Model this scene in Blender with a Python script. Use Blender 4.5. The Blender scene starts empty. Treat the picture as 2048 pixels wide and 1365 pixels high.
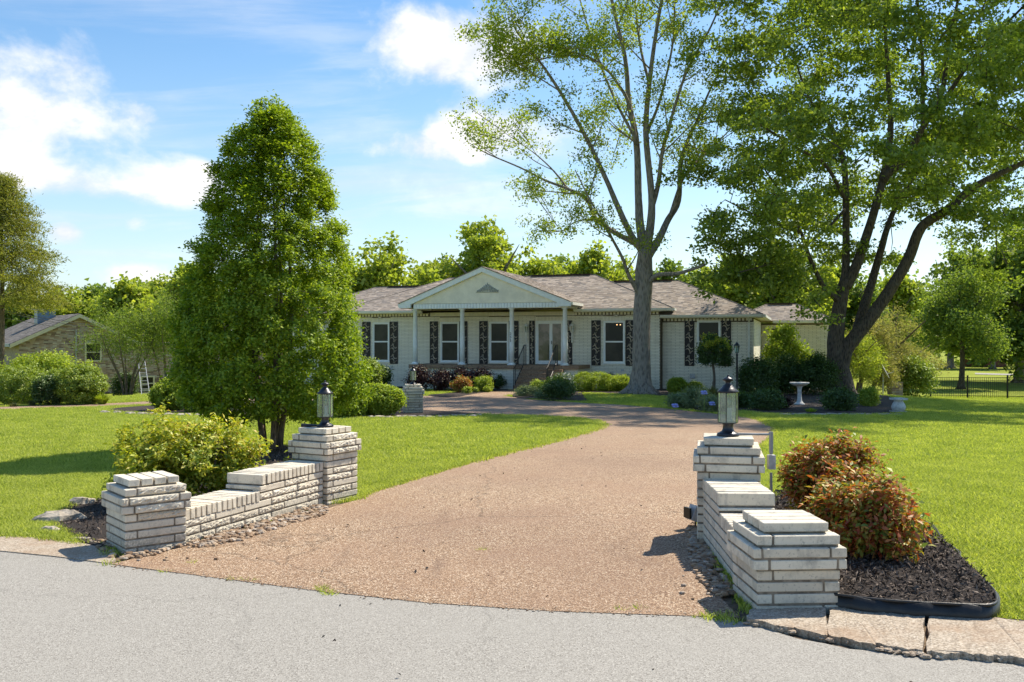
import bpy, math, random
import numpy as np
from mathutils import Vector, Matrix, geometry as mgeo
random.seed(7); rng = np.random.default_rng(11)
S = bpy.context.scene; COL = S.collection
R = math.radians

# ------------------------------------------------------------------ camera, sky, sun, exposure
F, HZ, EYE = 1850.0, 682.5, 1.65            # focal length and horizon in photograph pixels, eye height in metres
cam = bpy.data.cameras.new('camera'); co = bpy.data.objects.new('camera', cam); COL.objects.link(co)
co.location = (0, 0, EYE); co.rotation_euler = (R(90), 0, 0)
cam.sensor_width = 36; cam.lens = F/2048*36; cam.clip_end = 3000; S.camera = co

SUN_AZ, SUN_EL = R(40), R(53)                # angle from +X towards +Y, elevation
sun_dir = Vector((math.cos(SUN_EL)*math.cos(SUN_AZ), math.cos(SUN_EL)*math.sin(SUN_AZ), math.sin(SUN_EL)))
sl = bpy.data.lights.new('sun', 'SUN'); so = bpy.data.objects.new('sun', sl); COL.objects.link(so)
sl.energy = 3.65; sl.angle = R(0.53); sl.color = (1, .915, .77)
so.rotation_euler = sun_dir.to_track_quat('Z', 'Y').to_euler(); so.location = (20, 10, 30)

world = bpy.data.worlds.new('World'); S.world = world; world.use_nodes = True
S.view_settings.view_transform = 'Standard'; S.view_settings.look = 'None'
S.view_settings.gamma = 1; S.view_settings.use_curve_mapping = False
S.view_settings.exposure = 1.02
S.cycles.use_denoising = True
S.cycles.max_bounces = 7; S.cycles.transparent_max_bounces = 12; S.cycles.caustics_reflective = False; S.cycles.caustics_refractive = False

class NT:
    """small node-tree helper"""
    def __init__(s, tree): s.t = tree; s.n = tree.nodes; s.l = tree.links
    def new(s, typ, **kw):
        nd = s.n.new(typ)
        for k, v in kw.items(): setattr(nd, k, v)
        return nd
    def put(s, sock, v):
        if isinstance(v, bpy.types.NodeSocket): s.l.new(v, sock)
        elif v is not None: sock.default_value = v
    def m(s, op, a, b=None, c=None, clamp=False):
        nd = s.new('ShaderNodeMath', operation=op, use_clamp=clamp)
        s.put(nd.inputs[0], a); s.put(nd.inputs[1], b); s.put(nd.inputs[2], c); return nd.outputs[0]
    def sstep(s, x, lo, hi, a=0.0, b=1.0):
        nd = s.new('ShaderNodeMapRange', interpolation_type='SMOOTHSTEP')
        s.put(nd.inputs[0], x); nd.inputs[1].default_value = lo; nd.inputs[2].default_value = hi
        nd.inputs[3].default_value = a; nd.inputs[4].default_value = b; return nd.outputs[0]
    def noise(s, vec, scale, detail=4, rough=.55, dist=0.0):
        nd = s.new('ShaderNodeTexNoise'); s.put(nd.inputs['Vector'], vec); nd.inputs['Scale'].default_value = scale
        nd.inputs['Detail'].default_value = detail; nd.inputs['Roughness'].default_value = rough
        nd.inputs['Distortion'].default_value = dist; return nd.outputs['Fac']
    def vor(s, vec, scale, feature='F1', out='Distance', rand=1.0):
        nd = s.new('ShaderNodeTexVoronoi', feature=feature); s.put(nd.inputs['Vector'], vec)
        nd.inputs['Scale'].default_value = scale; nd.inputs['Randomness'].default_value = rand; return nd.outputs[out]
    def mix(s, f, a, b, mode='MIX'):
        nd = s.new('ShaderNodeMix', data_type='RGBA', blend_type=mode)
        s.put(nd.inputs[0], f)
        for i, v in ((6, a), (7, b)):
            if isinstance(v, bpy.types.NodeSocket): s.l.new(v, nd.inputs[i])
            else: nd.inputs[i].default_value = (*v, 1) if len(v) == 3 else v
        return nd.outputs[2]
    def ramp(s, f, stops, interp='LINEAR'):
        nd = s.new('ShaderNodeValToRGB'); s.put(nd.inputs[0], f); cr = nd.color_ramp; cr.interpolation = interp
        while len(cr.elements) > 1: cr.elements.remove(cr.elements[-1])
        cr.elements[0].position = stops[0][0]; cr.elements[0].color = (*stops[0][1], 1)
        for p, c in stops[1:]:
            e = cr.elements.new(p); e.color = (*c, 1)
        return nd.outputs[0]
    def mapping(s, vec, sc=(1, 1, 1), rot=(0, 0, 0)):
        nd = s.new('ShaderNodeMapping'); s.put(nd.inputs[0], vec); nd.inputs['Scale'].default_value = sc
        nd.inputs['Rotation'].default_value = rot; return nd.outputs[0]

def build_world():
    t = NT(world.node_tree); t.n.clear()
    out = t.new('ShaderNodeOutputWorld'); bg = t.new('ShaderNodeBackground')
    sky = t.new('ShaderNodeTexSky', sky_type='NISHITA'); sky.sun_disc = False
    sky.sun_elevation = SUN_EL; sky.sun_rotation = math.pi/2-SUN_AZ
    sky.air_density = 1.15; sky.dust_density = 0.6; sky.ozone_density = 1.6
    tc = t.new('ShaderNodeTexCoord'); d = tc.outputs['Generated']
    sp = t.new('ShaderNodeSeparateXYZ'); t.l.new(d, sp.inputs[0]); x, y, z = sp.outputs
    az = t.m('ARCTAN2', x, y); el = t.m('ARCSINE', z)
    # clouds: position on the sky in azimuth / elevation
    cb = t.new('ShaderNodeCombineXYZ'); t.put(cb.inputs[0], az); t.put(cb.inputs[1], t.m('MULTIPLY', el, 1.5)); v = cb.outputs[0]
    n1 = t.noise(v, 6.0, 9, .58, .25); n2 = t.noise(v, 17, 6, .6)
    # streaky high cloud
    cb2 = t.new('ShaderNodeCombineXYZ'); t.put(cb2.inputs[0], t.m('MULTIPLY', az, 2.2)); t.put(cb2.inputs[1], t.m('ADD', t.m('MULTIPLY', el, 15), t.m('MULTIPLY', az, -1.2))); ns = t.noise(cb2.outputs[0], 1.5, 7, .6, .6)
    def blob(px, py, sx, sy, amp, acc):
        a0 = math.atan((px-1024)/F); e0 = math.atan((HZ-py)/F*math.cos(a0))
        q = t.m('ADD', t.m('POWER', t.m('ABSOLUTE', t.m('MULTIPLY', t.m('SUBTRACT', az, a0), F/sx)), 2.0),
                t.m('POWER', t.m('ABSOLUTE', t.m('MULTIPLY', t.m('SUBTRACT', el, e0), F/sy)), 2.0))
        w = t.m('MULTIPLY', t.m('EXPONENT', t.m('MULTIPLY', q, -1.0)), amp)
        return w if acc is None else t.m('ADD', acc, w)
    acc = None
    for b in [(20, 150, 120, 110, .30), (165, 110, 45, 70, .22), (150, 240, 120, 40, .18), (290, 225, 50, 35, .26), (20, 320, 90, 60, .2), (880, 80, 170, 85, .42), (980, 110, 180, 50, .2),
              (960, 250, 130, 70, .36), (820, 300, 190, 45, .30), (240, 380, 200, 42, .36), (400, 345, 60, 45, .3), (130, 462, 45, 30, .4),
              (262, 448, 36, 20, .3), (290, 550, 90, 30, .34), (720, 430, 80, 50, .18), (170, 510, 120, 40, .14), (1180, 270, 130, 60, .3),
              (1240, 20, 160, 40, .2), (1920, 560, 170, 60, .35), (1100, 470, 120, 60, .16), (2500, 300, 500, 200, .22), (-500, 300, 300, 150, .25)]:
        acc = blob(*b, acc)
    fine = t.m('MULTIPLY', t.m('SUBTRACT', n2, .5), .22)
    dens = t.m('ADD', t.m('ADD', t.m('MULTIPLY', t.m('SUBTRACT', n1, .5), 1.0), acc), fine)
    cum = t.sstep(dens, .17, .44)
    low = t.sstep(el, .0, .32, 1.0, .35)
    bl = blob(540, 40, 330, 45, .26, None); bl = blob(900, 290, 230, 90, .2, bl); bl = blob(930, 400, 300, 40, .14, bl); bl = blob(200, 270, 200, 40, .1, bl)
    cir = t.m('MULTIPLY', t.sstep(t.m('ADD', ns, bl), .47, .80), t.m('MULTIPLY', low, .75))
    cov = t.m('MAXIMUM', cum, cir, clamp=True)
    shade = t.sstep(t.m('ADD', t.m('MULTIPLY', t.m('SUBTRACT', n1, .5), 1.6), t.m('MULTIPLY', t.m('SUBTRACT', n2, .5), 1.0)), -.22, .16)
    cc = t.mix(shade, (2.8, 3.0, 3.4), (3.75, 3.72, 3.7))
    hs = t.new('ShaderNodeHueSaturation'); hs.inputs['Saturation'].default_value = 1.3; hs.inputs['Value'].default_value = .57; t.l.new(sky.outputs[0], hs.inputs['Color'])
    hz = t.sstep(el, -.02, .4, .42, 0.0)
    skyc = t.mix(hz, hs.outputs[0], (2.35, 3.1, 4.05))
    t.l.new(t.mix(cov, skyc, cc), bg.inputs[0]); bg.inputs[1].default_value = SKY
    t.l.new(bg.outputs[0], out.inputs[0])
SKY = 0.15
build_world()

# ------------------------------------------------------------------ materials
MATS = {}
def mk(name):
    m = bpy.data.materials.new(name); m.use_nodes = True; t = NT(m.node_tree); MATS[name] = m
    b = t.n['Principled BSDF']; return m, t, b
def bump(t, b, h, strength=.3, dist=.01):
    nd = t.new('ShaderNodeBump'); nd.inputs['Strength'].default_value = strength; nd.inputs['Distance'].default_value = dist
    t.put(nd.inputs['Height'], h); t.l.new(nd.outputs[0], b.inputs['Normal'])
def pos(t): return t.new('ShaderNodeNewGeometry').outputs['Position']
def isl(t): return t.new('ShaderNodeNewGeometry').outputs['Random Per Island']
def simple(name, c, rough=.6, var=.15, scale=6, bmp=0, bs=40, metal=0, c2=None, spec=.4):
    m, t, b = mk(name); p = pos(t); n = t.noise(p, scale, 5, .6)
    c2 = c2 or tuple(x*(1-var*1.6) for x in c); hi = tuple(min(1, x*(1+var*.6)) for x in c)
    t.l.new(t.mix(t.sstep(n, .3, .7), c2, hi), b.inputs['Base Color'])
    b.inputs['Roughness'].default_value = rough; b.inputs['Metallic'].default_value = metal; b.inputs['Specular IOR Level'].default_value = spec
    if bmp: bump(t, b, t.noise(p, bs, 4, .6), bmp, .01)
    return m
def leafmat(name, stops, trans=.42, gloss=.04, tval=1.25):
    m = bpy.data.materials.new(name); m.use_nodes = True; t = NT(m.node_tree); t.n.clear(); MATS[name] = m
    out = t.new('ShaderNodeOutputMaterial'); r = isl(t); p = pos(t)
    f = t.m('ADD', t.m('MULTIPLY', r, .72), t.m('MULTIPLY', t.noise(p, 1.7, 3), .45)); f = t.m('SUBTRACT', f, .09, clamp=True)
    c = t.ramp(f, stops)
    df = t.new('ShaderNodeBsdfDiffuse'); t.l.new(c, df.inputs[0])
    tr = t.new('ShaderNodeBsdfTranslucent'); t.l.new(t.mix(1.0, c, (tval*1.1, tval*1.15, tval*.5), 'MULTIPLY'), tr.inputs[0])
    gl = t.new('ShaderNodeBsdfGlossy'); gl.inputs['Roughness'].default_value = .5; gl.inputs[0].default_value = (.55, .6, .5, 1)
    a = t.new('ShaderNodeMixShader'); a.inputs[0].default_value = trans; t.l.new(df.outputs[0], a.inputs[1]); t.l.new(tr.outputs[0], a.inputs[2])
    g_ = t.new('ShaderNodeMixShader'); g_.inputs[0].default_value = gloss; t.l.new(a.outputs[0], g_.inputs[1]); t.l.new(gl.outputs[0], g_.inputs[2])
    t.l.new(g_.outputs[0], out.inputs[0]); return m

def warp(t, p, amt=.5, scale=2.2):
    nz = t.new('ShaderNodeTexNoise'); t.l.new(p, nz.inputs['Vector']); nz.inputs['Scale'].default_value = scale; nz.inputs['Detail'].default_value = 8; nz.inputs['Roughness'].default_value = .65
    sb = t.new('ShaderNodeVectorMath', operation='SUBTRACT'); t.l.new(nz.outputs['Color'], sb.inputs[0]); sb.inputs[1].default_value = (.5, .5, .5)
    sc = t.new('ShaderNodeVectorMath', operation='SCALE'); t.l.new(sb.outputs[0], sc.inputs[0]); sc.inputs['Scale'].default_value = amt
    ad = t.new('ShaderNodeVectorMath', operation='ADD'); t.l.new(p, ad.inputs[0]); t.l.new(sc.outputs[0], ad.inputs[1]); return ad.outputs[0]
def build_mats():
    # painted white brick, gate: warm white with grey lichen and dirt
    for nm, rough in (('gate_brick', 0), ('gate_brick_split', 1)):
        m, t, b = mk(nm); p = pos(t); oi = t.new('ShaderNodeObjectInfo').outputs['Random']
        n = t.noise(p, 7, 6, .65); n2 = t.noise(p, 60, 4, .7); n3 = t.noise(p, 190, 3, .7)
        c = t.mix(oi, (.74, .675, .545), (.62, .55, .435))
        c = t.mix(t.m('MULTIPLY', t.sstep(n, .46, .70), .7), c, (.36, .33, .275))
        c = t.mix(t.m('MULTIPLY', t.sstep(n2, .57, .68), .7 if rough else .42), c, (.10, .095, .085))
        c = t.mix(t.m('MULTIPLY', t.sstep(n3, .62, .72), .35), c, (.16, .15, .13))
        sz = t.new('ShaderNodeSeparateXYZ'); t.l.new(p, sz.inputs[0]); lowz = t.sstep(t.m('ADD', sz.outputs[2], t.m('MULTIPLY', n, .25)), .10, .30, .75, 0.0)
        c = t.mix(t.m('MULTIPLY', lowz, t.sstep(n2, .35, .6)), c, (.26, .235, .18)); st_ = t.noise(t.mapping(p, (1, 1, .25)), 16, 5, .7); c = t.mix(t.sstep(st_, .56, .74, 0, .55), c, (.30, .285, .25))
        t.l.new(c, b.inputs['Base Color']); b.inputs['Roughness'].default_value = .88; b.inputs['Specular IOR Level'].default_value = .25
        bump(t, b, t.noise(p, 130, 5, .7), .5 if rough else .25, .004)
    simple('gate_mortar', (.25, .21, .16), .95, .3, 20, .5, 90)
    # house brick
    m, t, b = mk('house_brick'); p = pos(t); r = isl(t)
    c = t.mix(r, (.88, .83, .69), (.81, .755, .61)); c = t.mix(t.m('MULTIPLY', t.sstep(t.noise(p, 2.3, 5), .5, .75), .3), c, (.45, .42, .34))
    t.l.new(c, b.inputs['Base Color']); b.inputs['Roughness'].default_value = .85; bump(t, b, t.noise(p, 60, 4), .3, .006)
    simple('house_mortar', (.17, .14, .095), .95, .25, 12)
    # exposed aggregate drive
    m, t, b = mk('aggregate'); p = pos(t)
    cell = t.vor(p, 120, 'F1', 'Color'); hsv = t.new('ShaderNodeSeparateColor'); t.l.new(cell, hsv.inputs[0])
    c = t.ramp(hsv.outputs[0], [(0, (.05, .028, .015)), (.25, (.20, .120, .066)), (.55, (.32, .203, .118)), (.8, (.45, .32, .205)), (1, (.74, .62, .47))])
    big = t.noise(p, .55, 5, .6); mid = t.noise(p, 4.5, 5, .65)
    c = t.mix(t.sstep(big, .35, .7, 0, .5), c, (.30, .185, .115)); c = t.mix(t.sstep(mid, .5, .8, 0, .45), c, (.24, .15, .105))
    stn = t.noise(t.mapping(p, (1, .35, 1)), 1.3, 6, .7, .8); c = t.mix(t.sstep(stn, .55, .78, 0, .55), c, (.13, .085, .06))
    c = t.mix(t.sstep(t.noise(warp(t, p, .8, .8), .22, 3), .42, .62, 0, .38), c, (.20, .125, .085))
    hair = t.ramp(t.vor(warp(t, p, .6, 1.6), .20, 'DISTANCE_TO_EDGE'), [(0, (.35, .35, .35)), (.0022, (1, 1, 1))]); c = t.mix(.6, c, t.mix(1.0, c, hair, 'MULTIPLY'))
    t.l.new(c, b.inputs['Base Color']); b.inputs['Roughness'].default_value = .8; b.inputs['Specular IOR Level'].default_value = .3
    bump(t, b, t.vor(p, 120), .7, .006)
    # street asphalt, old and pale
    m, t, b = mk('asphalt'); p = pos(t)
    cell = t.vor(p, 170, 'F1', 'Color'); hsv = t.new('ShaderNodeSeparateColor'); t.l.new(cell, hsv.inputs[0])
    c = t.ramp(hsv.outputs[0], [(0, (.15, .135, .115)), (.3, (.275, .258, .228)), (.8, (.325, .306, .27)), (1, (.44, .42, .375))])
    c = t.mix(t.sstep(t.noise(p, .9, 6, .65), .4, .7, 0, .5), c, (.305, .288, .255)); c = t.mix(t.sstep(t.noise(p, 9, 5, .7), .58, .8, 0, .5), c, (.225, .21, .185))
    t.l.new(c, b.inputs['Base Color']); b.inputs['Roughness'].default_value = .85; b.inputs['Specular IOR Level'].default_value = .3
    bump(t, b, t.vor(p, 170), .35, .004)
    ln = t.ramp(t.vor(warp(t, p), .42, 'DISTANCE_TO_EDGE'), [(0, (0, 0, 0)), (.003, (.6, .6, .6)), (.007, (1, 1, 1))]); 
    cc_ = t.mix(.14, (1, 1, 1), ln); t.l.new(t.mix(1.0, c, cc_, 'MULTIPLY'), b.inputs['Base Color'])
    # kerb concrete
    m, t, b = mk('kerb_concrete'); p = pos(t)
    cell = t.vor(p, 110, 'F1', 'Color'); hsv = t.new('ShaderNodeSeparateColor'); t.l.new(cell, hsv.inputs[0])
    c = t.ramp(hsv.outputs[0], [(0, (.20, .16, .12)), (.5, (.37, .30, .22)), (1, (.52, .45, .36))])
    c = t.mix(t.sstep(t.noise(p, 2.2, 6, .65), .45, .7, 0, .6), c, (.30, .19, .11)); c = t.mix(t.sstep(t.noise(p, 14, 5, .7), .55, .8, 0, .6), c, (.16, .12, .09))
    t.l.new(c, b.inputs['Base Color']); b.inputs['Roughness'].default_value = .9; bump(t, b, t.noise(p, 70, 5, .7), .6, .008)
    # lawn soil and thatch under the blades
    m, t, b = mk('lawn'); p = pos(t)
    c = t.mix(t.sstep(t.noise(p, .35, 5, .6), .35, .65), (.22, .26, .030), (.30, .335, .05)); c = t.mix(t.sstep(t.noise(p, 3.1, 6, .7), .45, .75, 0, .7), c, (.085, .135, .017))
    c = t.mix(t.sstep(t.noise(p, 26, 5, .75), .52, .75, 0, .7), c, (.045, .075, .012)); c = t.mix(t.sstep(t.noise(p, 5, 5, .75), .60, .72, 0, .8), c, (.36, .31, .14)); c = t.mix(t.sstep(t.noise(p, 1.1, 4, .7), .60, .75, 0, .6), c, (.07, .13, .02))
    t.l.new(c, b.inputs['Base Color']); b.inputs['Roughness'].default_value = 1; b.inputs['Specular IOR Level'].default_value = .1
    bump(t, b, t.noise(p, 40, 5, .8), 1.0, .03)
    leafmat('grass_blade', [(0, (0.078, 0.131, 0.014)), (0.3, (0.235, 0.308, 0.047)), (0.62, (0.43, 0.479, 0.101)), (0.88, (0.606, 0.615, 0.19)), (1, (0.704, 0.646, 0.34))], .45, .02, 1.2)
    # mulch
    m, t, b = mk('mulch'); p = pos(t)
    c = t.ramp(t.noise(p, 55, 6, .75), [(.3, (.012, .009, .007)), (.5, (.045, .031, .024)), (.7, (.12, .09, .068))])
    t.l.new(c, b.inputs['Base Color']); b.inputs['Roughness'].default_value = 1; bump(t, b, t.noise(p, 45, 6, .8), 1, .05)
    m, t, b = mk('mulch_chip'); r = isl(t)
    t.l.new(t.ramp(r, [(0, (.018, .013, .010)), (.45, (.06, .042, .032)), (.8, (.14, .105, .08)), (1, (.28, .22, .17))]), b.inputs['Base Color']); b.inputs['Roughness'].default_value = .9
    m, t, b = mk('gravel'); r = isl(t); p = pos(t)
    c = t.ramp(r, [(0, (.15, .09, .05)), (.3, (.28, .18, .105)), (.6, (.40, .29, .19)), (.85, (.30, .25, .20)), (1, (.55, .46, .36))])
    t.l.new(t.mix(t.sstep(t.noise(p, 70, 4), .5, .75, 0, .4), c, (.22, .15, .1)), b.inputs['Base Color']); b.inputs['Roughness'].default_value = .8
    simple('soil', (.17, .12, .075), .95, .4, 14, .8, 50)
    simple('field_stone', (.46, .40, .32), .95, .35, 9, .8, 45)
    # shingles
    for nm, a_, b_, c_ in (('shingle', (.27, .215, .17), (.36, .30, .245), (.20, .18, .165)), ('dark_shingle', (.145, .125, .11), (.19, .17, .15), (.10, .09, .08))):
        m, t, b = mk(nm); r = isl(t); p = pos(t)
        c = t.ramp(r, [(0, c_), (.35, a_), (.75, b_), (1, tuple(x*1.25 for x in b_))]); c = t.mix(t.sstep(t.noise(p, 45, 4, .7), .4, .7, 0, .45), c, c_)
        c = t.mix(t.sstep(t.noise(p, .6, 4), .45, .7, 0, .35), c, c_)
        t.l.new(c, b.inputs['Base Color']); b.inputs['Roughness'].default_value = .95
    simple('white_trim', (.76, .75, .68), .45, .06, 3)
    simple('column_paint', (.80, .84, .84), .5, .05, 5, .15, 60)
    simple('window_vinyl', (.80, .82, .80), .35, .04, 3)
    simple('stucco', (.86, .81, .67), .9, .07, 2.5, .5, 70)
    simple('soffit', (.62, .56, .40), .7, .08, 3)
    simple('near_black', (.03, .022, .018), .9, .2, 5)
    simple('porch_slab', (.33, .225, .145), .85, .3, 18, .5, 80, c2=(.18, .115, .07))
    simple('black_iron', (.012, .012, .013), .4, .2, 30, .15, 90, spec=.5)
    simple('shutter_black', (.014, .011, .010), .5, .2, 20)
    simple('shutter_scroll', (.52, .44, .34), .5, .35, 30)
    simple('bronze', (.055, .055, .060), .35, .3, 25, .2, 80, metal=.6)
    simple('grey_pvc', (.27, .28, .29), .5, .15, 14)
    simple('steel_box', (.50, .50, .50), .55, .2, 20)
    simple('concrete_white', (.58, .57, .53), .85, .2, 12, .4, 60)
    simple('candle', (.82, .82, .78), .4, .04, 3)
    simple('edging_plastic', (.018, .018, .018), .42, .3, 14, .2, 30, spec=.5)
    simple('grey_ornament', (.40, .43, .40), .9, .2, 12)
    # glass of house windows: dark rooms behind insect screen
    m, t, b = mk('window_glass'); p = pos(t)
    t.l.new(t.mix(t.sstep(t.noise(p, 1.3, 3), .35, .65), (.014, .016, .012), (.040, .038, .028)), b.inputs['Base Color']); b.inputs['Roughness'].default_value = .3; b.inputs['Specular IOR Level'].default_value = .28
    m, t, b = mk('door_glass'); p = pos(t)  # lighter grey-brown patches in the colour stand in for a reflection
    t.l.new(t.mix(t.sstep(t.noise(p, 2.1, 3), .4, .6), (.05, .06, .035), (.17, .145, .115)), b.inputs['Base Color']); b.inputs['Roughness'].default_value = .1; b.inputs['Specular IOR Level'].default_value = .6
    # thin lantern glass
    m = bpy.data.materials.new('lantern_glass'); m.use_nodes = True; t = NT(m.node_tree); t.n.clear(); MATS['lantern_glass'] = m
    out = t.new('ShaderNodeOutputMaterial'); tr = t.new('ShaderNodeBsdfTransparent'); tr.inputs[0].default_value = (.78, .86, .78, 1)
    gl = t.new('ShaderNodeBsdfGlossy'); gl.inputs['Roughness'].default_value = .05; gl.inputs[0].default_value = (.8, .95, .88, 1)
    df = t.new('ShaderNodeBsdfDiffuse'); df.inputs[0].default_value = (.62, .68, .56, 1)
    fr = t.new('ShaderNodeFresnel'); fr.inputs[0].default_value = 1.5
    a = t.new('ShaderNodeMixShader'); t.put(a.inputs[0], t.sstep(t.noise(pos(t), 12, 3), .3, .7, .12, .3)); t.l.new(tr.outputs[0], a.inputs[1]); t.l.new(df.outputs[0], a.inputs[2])
    a2 = t.new('ShaderNodeMixShader'); t.put(a2.inputs[0], t.m('ADD', fr.outputs[0], .06)); t.l.new(a.outputs[0], a2.inputs[1]); t.l.new(gl.outputs[0], a2.inputs[2]); t.l.new(a2.outputs[0], out.inputs[0])
    # bark
    for nm, c1, c2, sc in (('oak_bark', (.30, .26, .215), (.12, .10, .085), 14), ('maple_bark', (.115, .088, .066), (.030, .023, .018), 16), ('thin_bark', (.20, .15, .11), (.08, .06, .045), 20)):
        m, t, b = mk(nm); p = pos(t); q = t.mapping(p, (1, 1, .22)); n = t.noise(q, sc, 6, .7, .3); w = t.vor(q, sc*1.3)
        c = t.mix(t.sstep(t.m('ADD', t.m('MULTIPLY', n, .6), t.m('MULTIPLY', w, .5)), .3, .65), c2, c1); c = t.mix(t.sstep(t.noise(p, 3, 4), .55, .75, 0, .4), c, (.15, .16, .11))
        t.l.new(c, b.inputs['Base Color']); b.inputs['Roughness'].default_value = .95
        bump(t, b, t.m('ADD', n, w), 1.0, .04)
    # neighbour's brick
    m, t, b = mk('brown_brick'); r = isl(t)
    t.l.new(t.ramp(r, [(0, (.16, .11, .085)), (.3, (.32, .22, .165)), (.6, (.44, .33, .25)), (.85, (.38, .33, .29)), (1, (.55, .47, .38))]), b.inputs['Base Color']); b.inputs['Roughness'].default_value = .9
    simple('brown_mortar', (.38, .32, .25), .95, .2, 8)
    simple('red_brick', (.20, .085, .05), .9, .3, 8)
    simple('blue_metal', (.16, .24, .32), .4, .2, 5)
    simple('aluminium', (.40, .41, .42), .45, .1, 9, metal=.4)
    simple('wire', (.10, .10, .10), .6, .1, 9)
    # leaves
    leafmat('holly_leaf', [(0, (0.079, 0.141, 0.01)), (0.35, (0.179, 0.269, 0.015)), (0.7, (0.315, 0.403, 0.026)), (0.93, (0.473, 0.525, 0.045)), (1, (0.573, 0.435, 0.102))], .38, .05)
    leafmat('maple_leaf', [(0, (0.096, 0.142, 0.03)), (0.4, (0.18, 0.251, 0.043)), (0.8, (0.298, 0.367, 0.053)), (1, (0.478, 0.49, 0.075))], .44, .07, 1.5)
    leafmat('oak_leaf', [(0, (0.131, 0.209, 0.024)), (0.4, (0.238, 0.319, 0.033)), (0.8, (0.368, 0.418, 0.055)), (1, (0.475, 0.44, 0.099))], .45, .04, 1.3)
    leafmat('bright_tree_leaf', [(0, (0.174, 0.233, 0.041)), (0.4, (0.296, 0.363, 0.055)), (0.8, (0.442, 0.473, 0.076)), (1, (0.59, 0.544, 0.121))], .45, .03, 1.3)
    leafmat('deep_tree_leaf', [(0, (0.096, 0.151, 0.038)), (0.5, (0.178, 0.25, 0.05)), (1, (0.329, 0.389, 0.078))], .42, .03, 1.3)
    leafmat('conifer_leaf', [(0, (0.13, 0.153, 0.034)), (0.5, (0.223, 0.241, 0.048)), (1, (0.409, 0.37, 0.097))], .4, .02)
    leafmat('tan_leaf', [(0, (0.138, 0.163, 0.041)), (0.4, (0.25, 0.25, 0.083)), (0.75, (0.388, 0.338, 0.151)), (1, (0.5, 0.4, 0.22))], .45, .03)
    leafmat('lime_leaf', [(0, (0.172, 0.253, 0.028)), (0.5, (0.308, 0.386, 0.041)), (1, (0.463, 0.505, 0.08))], .42, .04, 1.25)
    leafmat('box_leaf', [(0, (0.129, 0.193, 0.029)), (0.5, (0.243, 0.325, 0.04)), (1, (0.429, 0.473, 0.065))], .34, .07)
    leafmat('dark_leaf', [(0, (0.034, 0.066, 0.018)), (0.5, (0.065, 0.12, 0.024)), (1, (0.135, 0.201, 0.036))], .34, .08)
    leafmat('plum_leaf', [(0, (0.027, 0.011, 0.017)), (0.5, (0.054, 0.018, 0.026)), (1, (0.105, 0.039, 0.039))], .25, .06, 1.0)
    leafmat('nandina_leaf', [(0, (0.127, 0.2, 0.015)), (0.3, (0.297, 0.37, 0.022)), (0.65, (0.53, 0.52, 0.045)), (0.86, (0.636, 0.52, 0.09)), (0.94, (0.551, 0.25, 0.08)), (1, (0.36, 0.12, 0.05))], .38, .07, 1.15)
    leafmat('nandina_red_leaf', [(0, (.08, .135, .02)), (.25, (.20, .26, .03)), (.42, (.42, .34, .045)), (.6, (.54, .20, .05)), (.82, (.42, .08, .035)), (1, (.18, .035, .028))], .38, .08, 1.1)
    leafmat('silver_leaf', [(0, (0.13, 0.169, 0.091)), (0.5, (0.221, 0.273, 0.143)), (1, (0.351, 0.403, 0.221))], .35, .04)
    leafmat('yucca_leaf', [(0, (.05, .07, .025)), (.5, (.10, .12, .04)), (1, (.19, .19, .08))], .25, .08)
    simple('blue_flower', (.34, .38, .78), .7, .2, 30)
    simple('white_flower', (.75, .75, .72), .7, .1, 30)
    m, t, b = mk('warm_bulb'); b.inputs['Base Color'].default_value = (1, .6, .3, 1); b.inputs['Emission Color'].default_value = (1, .55, .22, 1); b.inputs['Emission Strength'].default_value = 1.6
build_mats()
M = MATS

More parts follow.
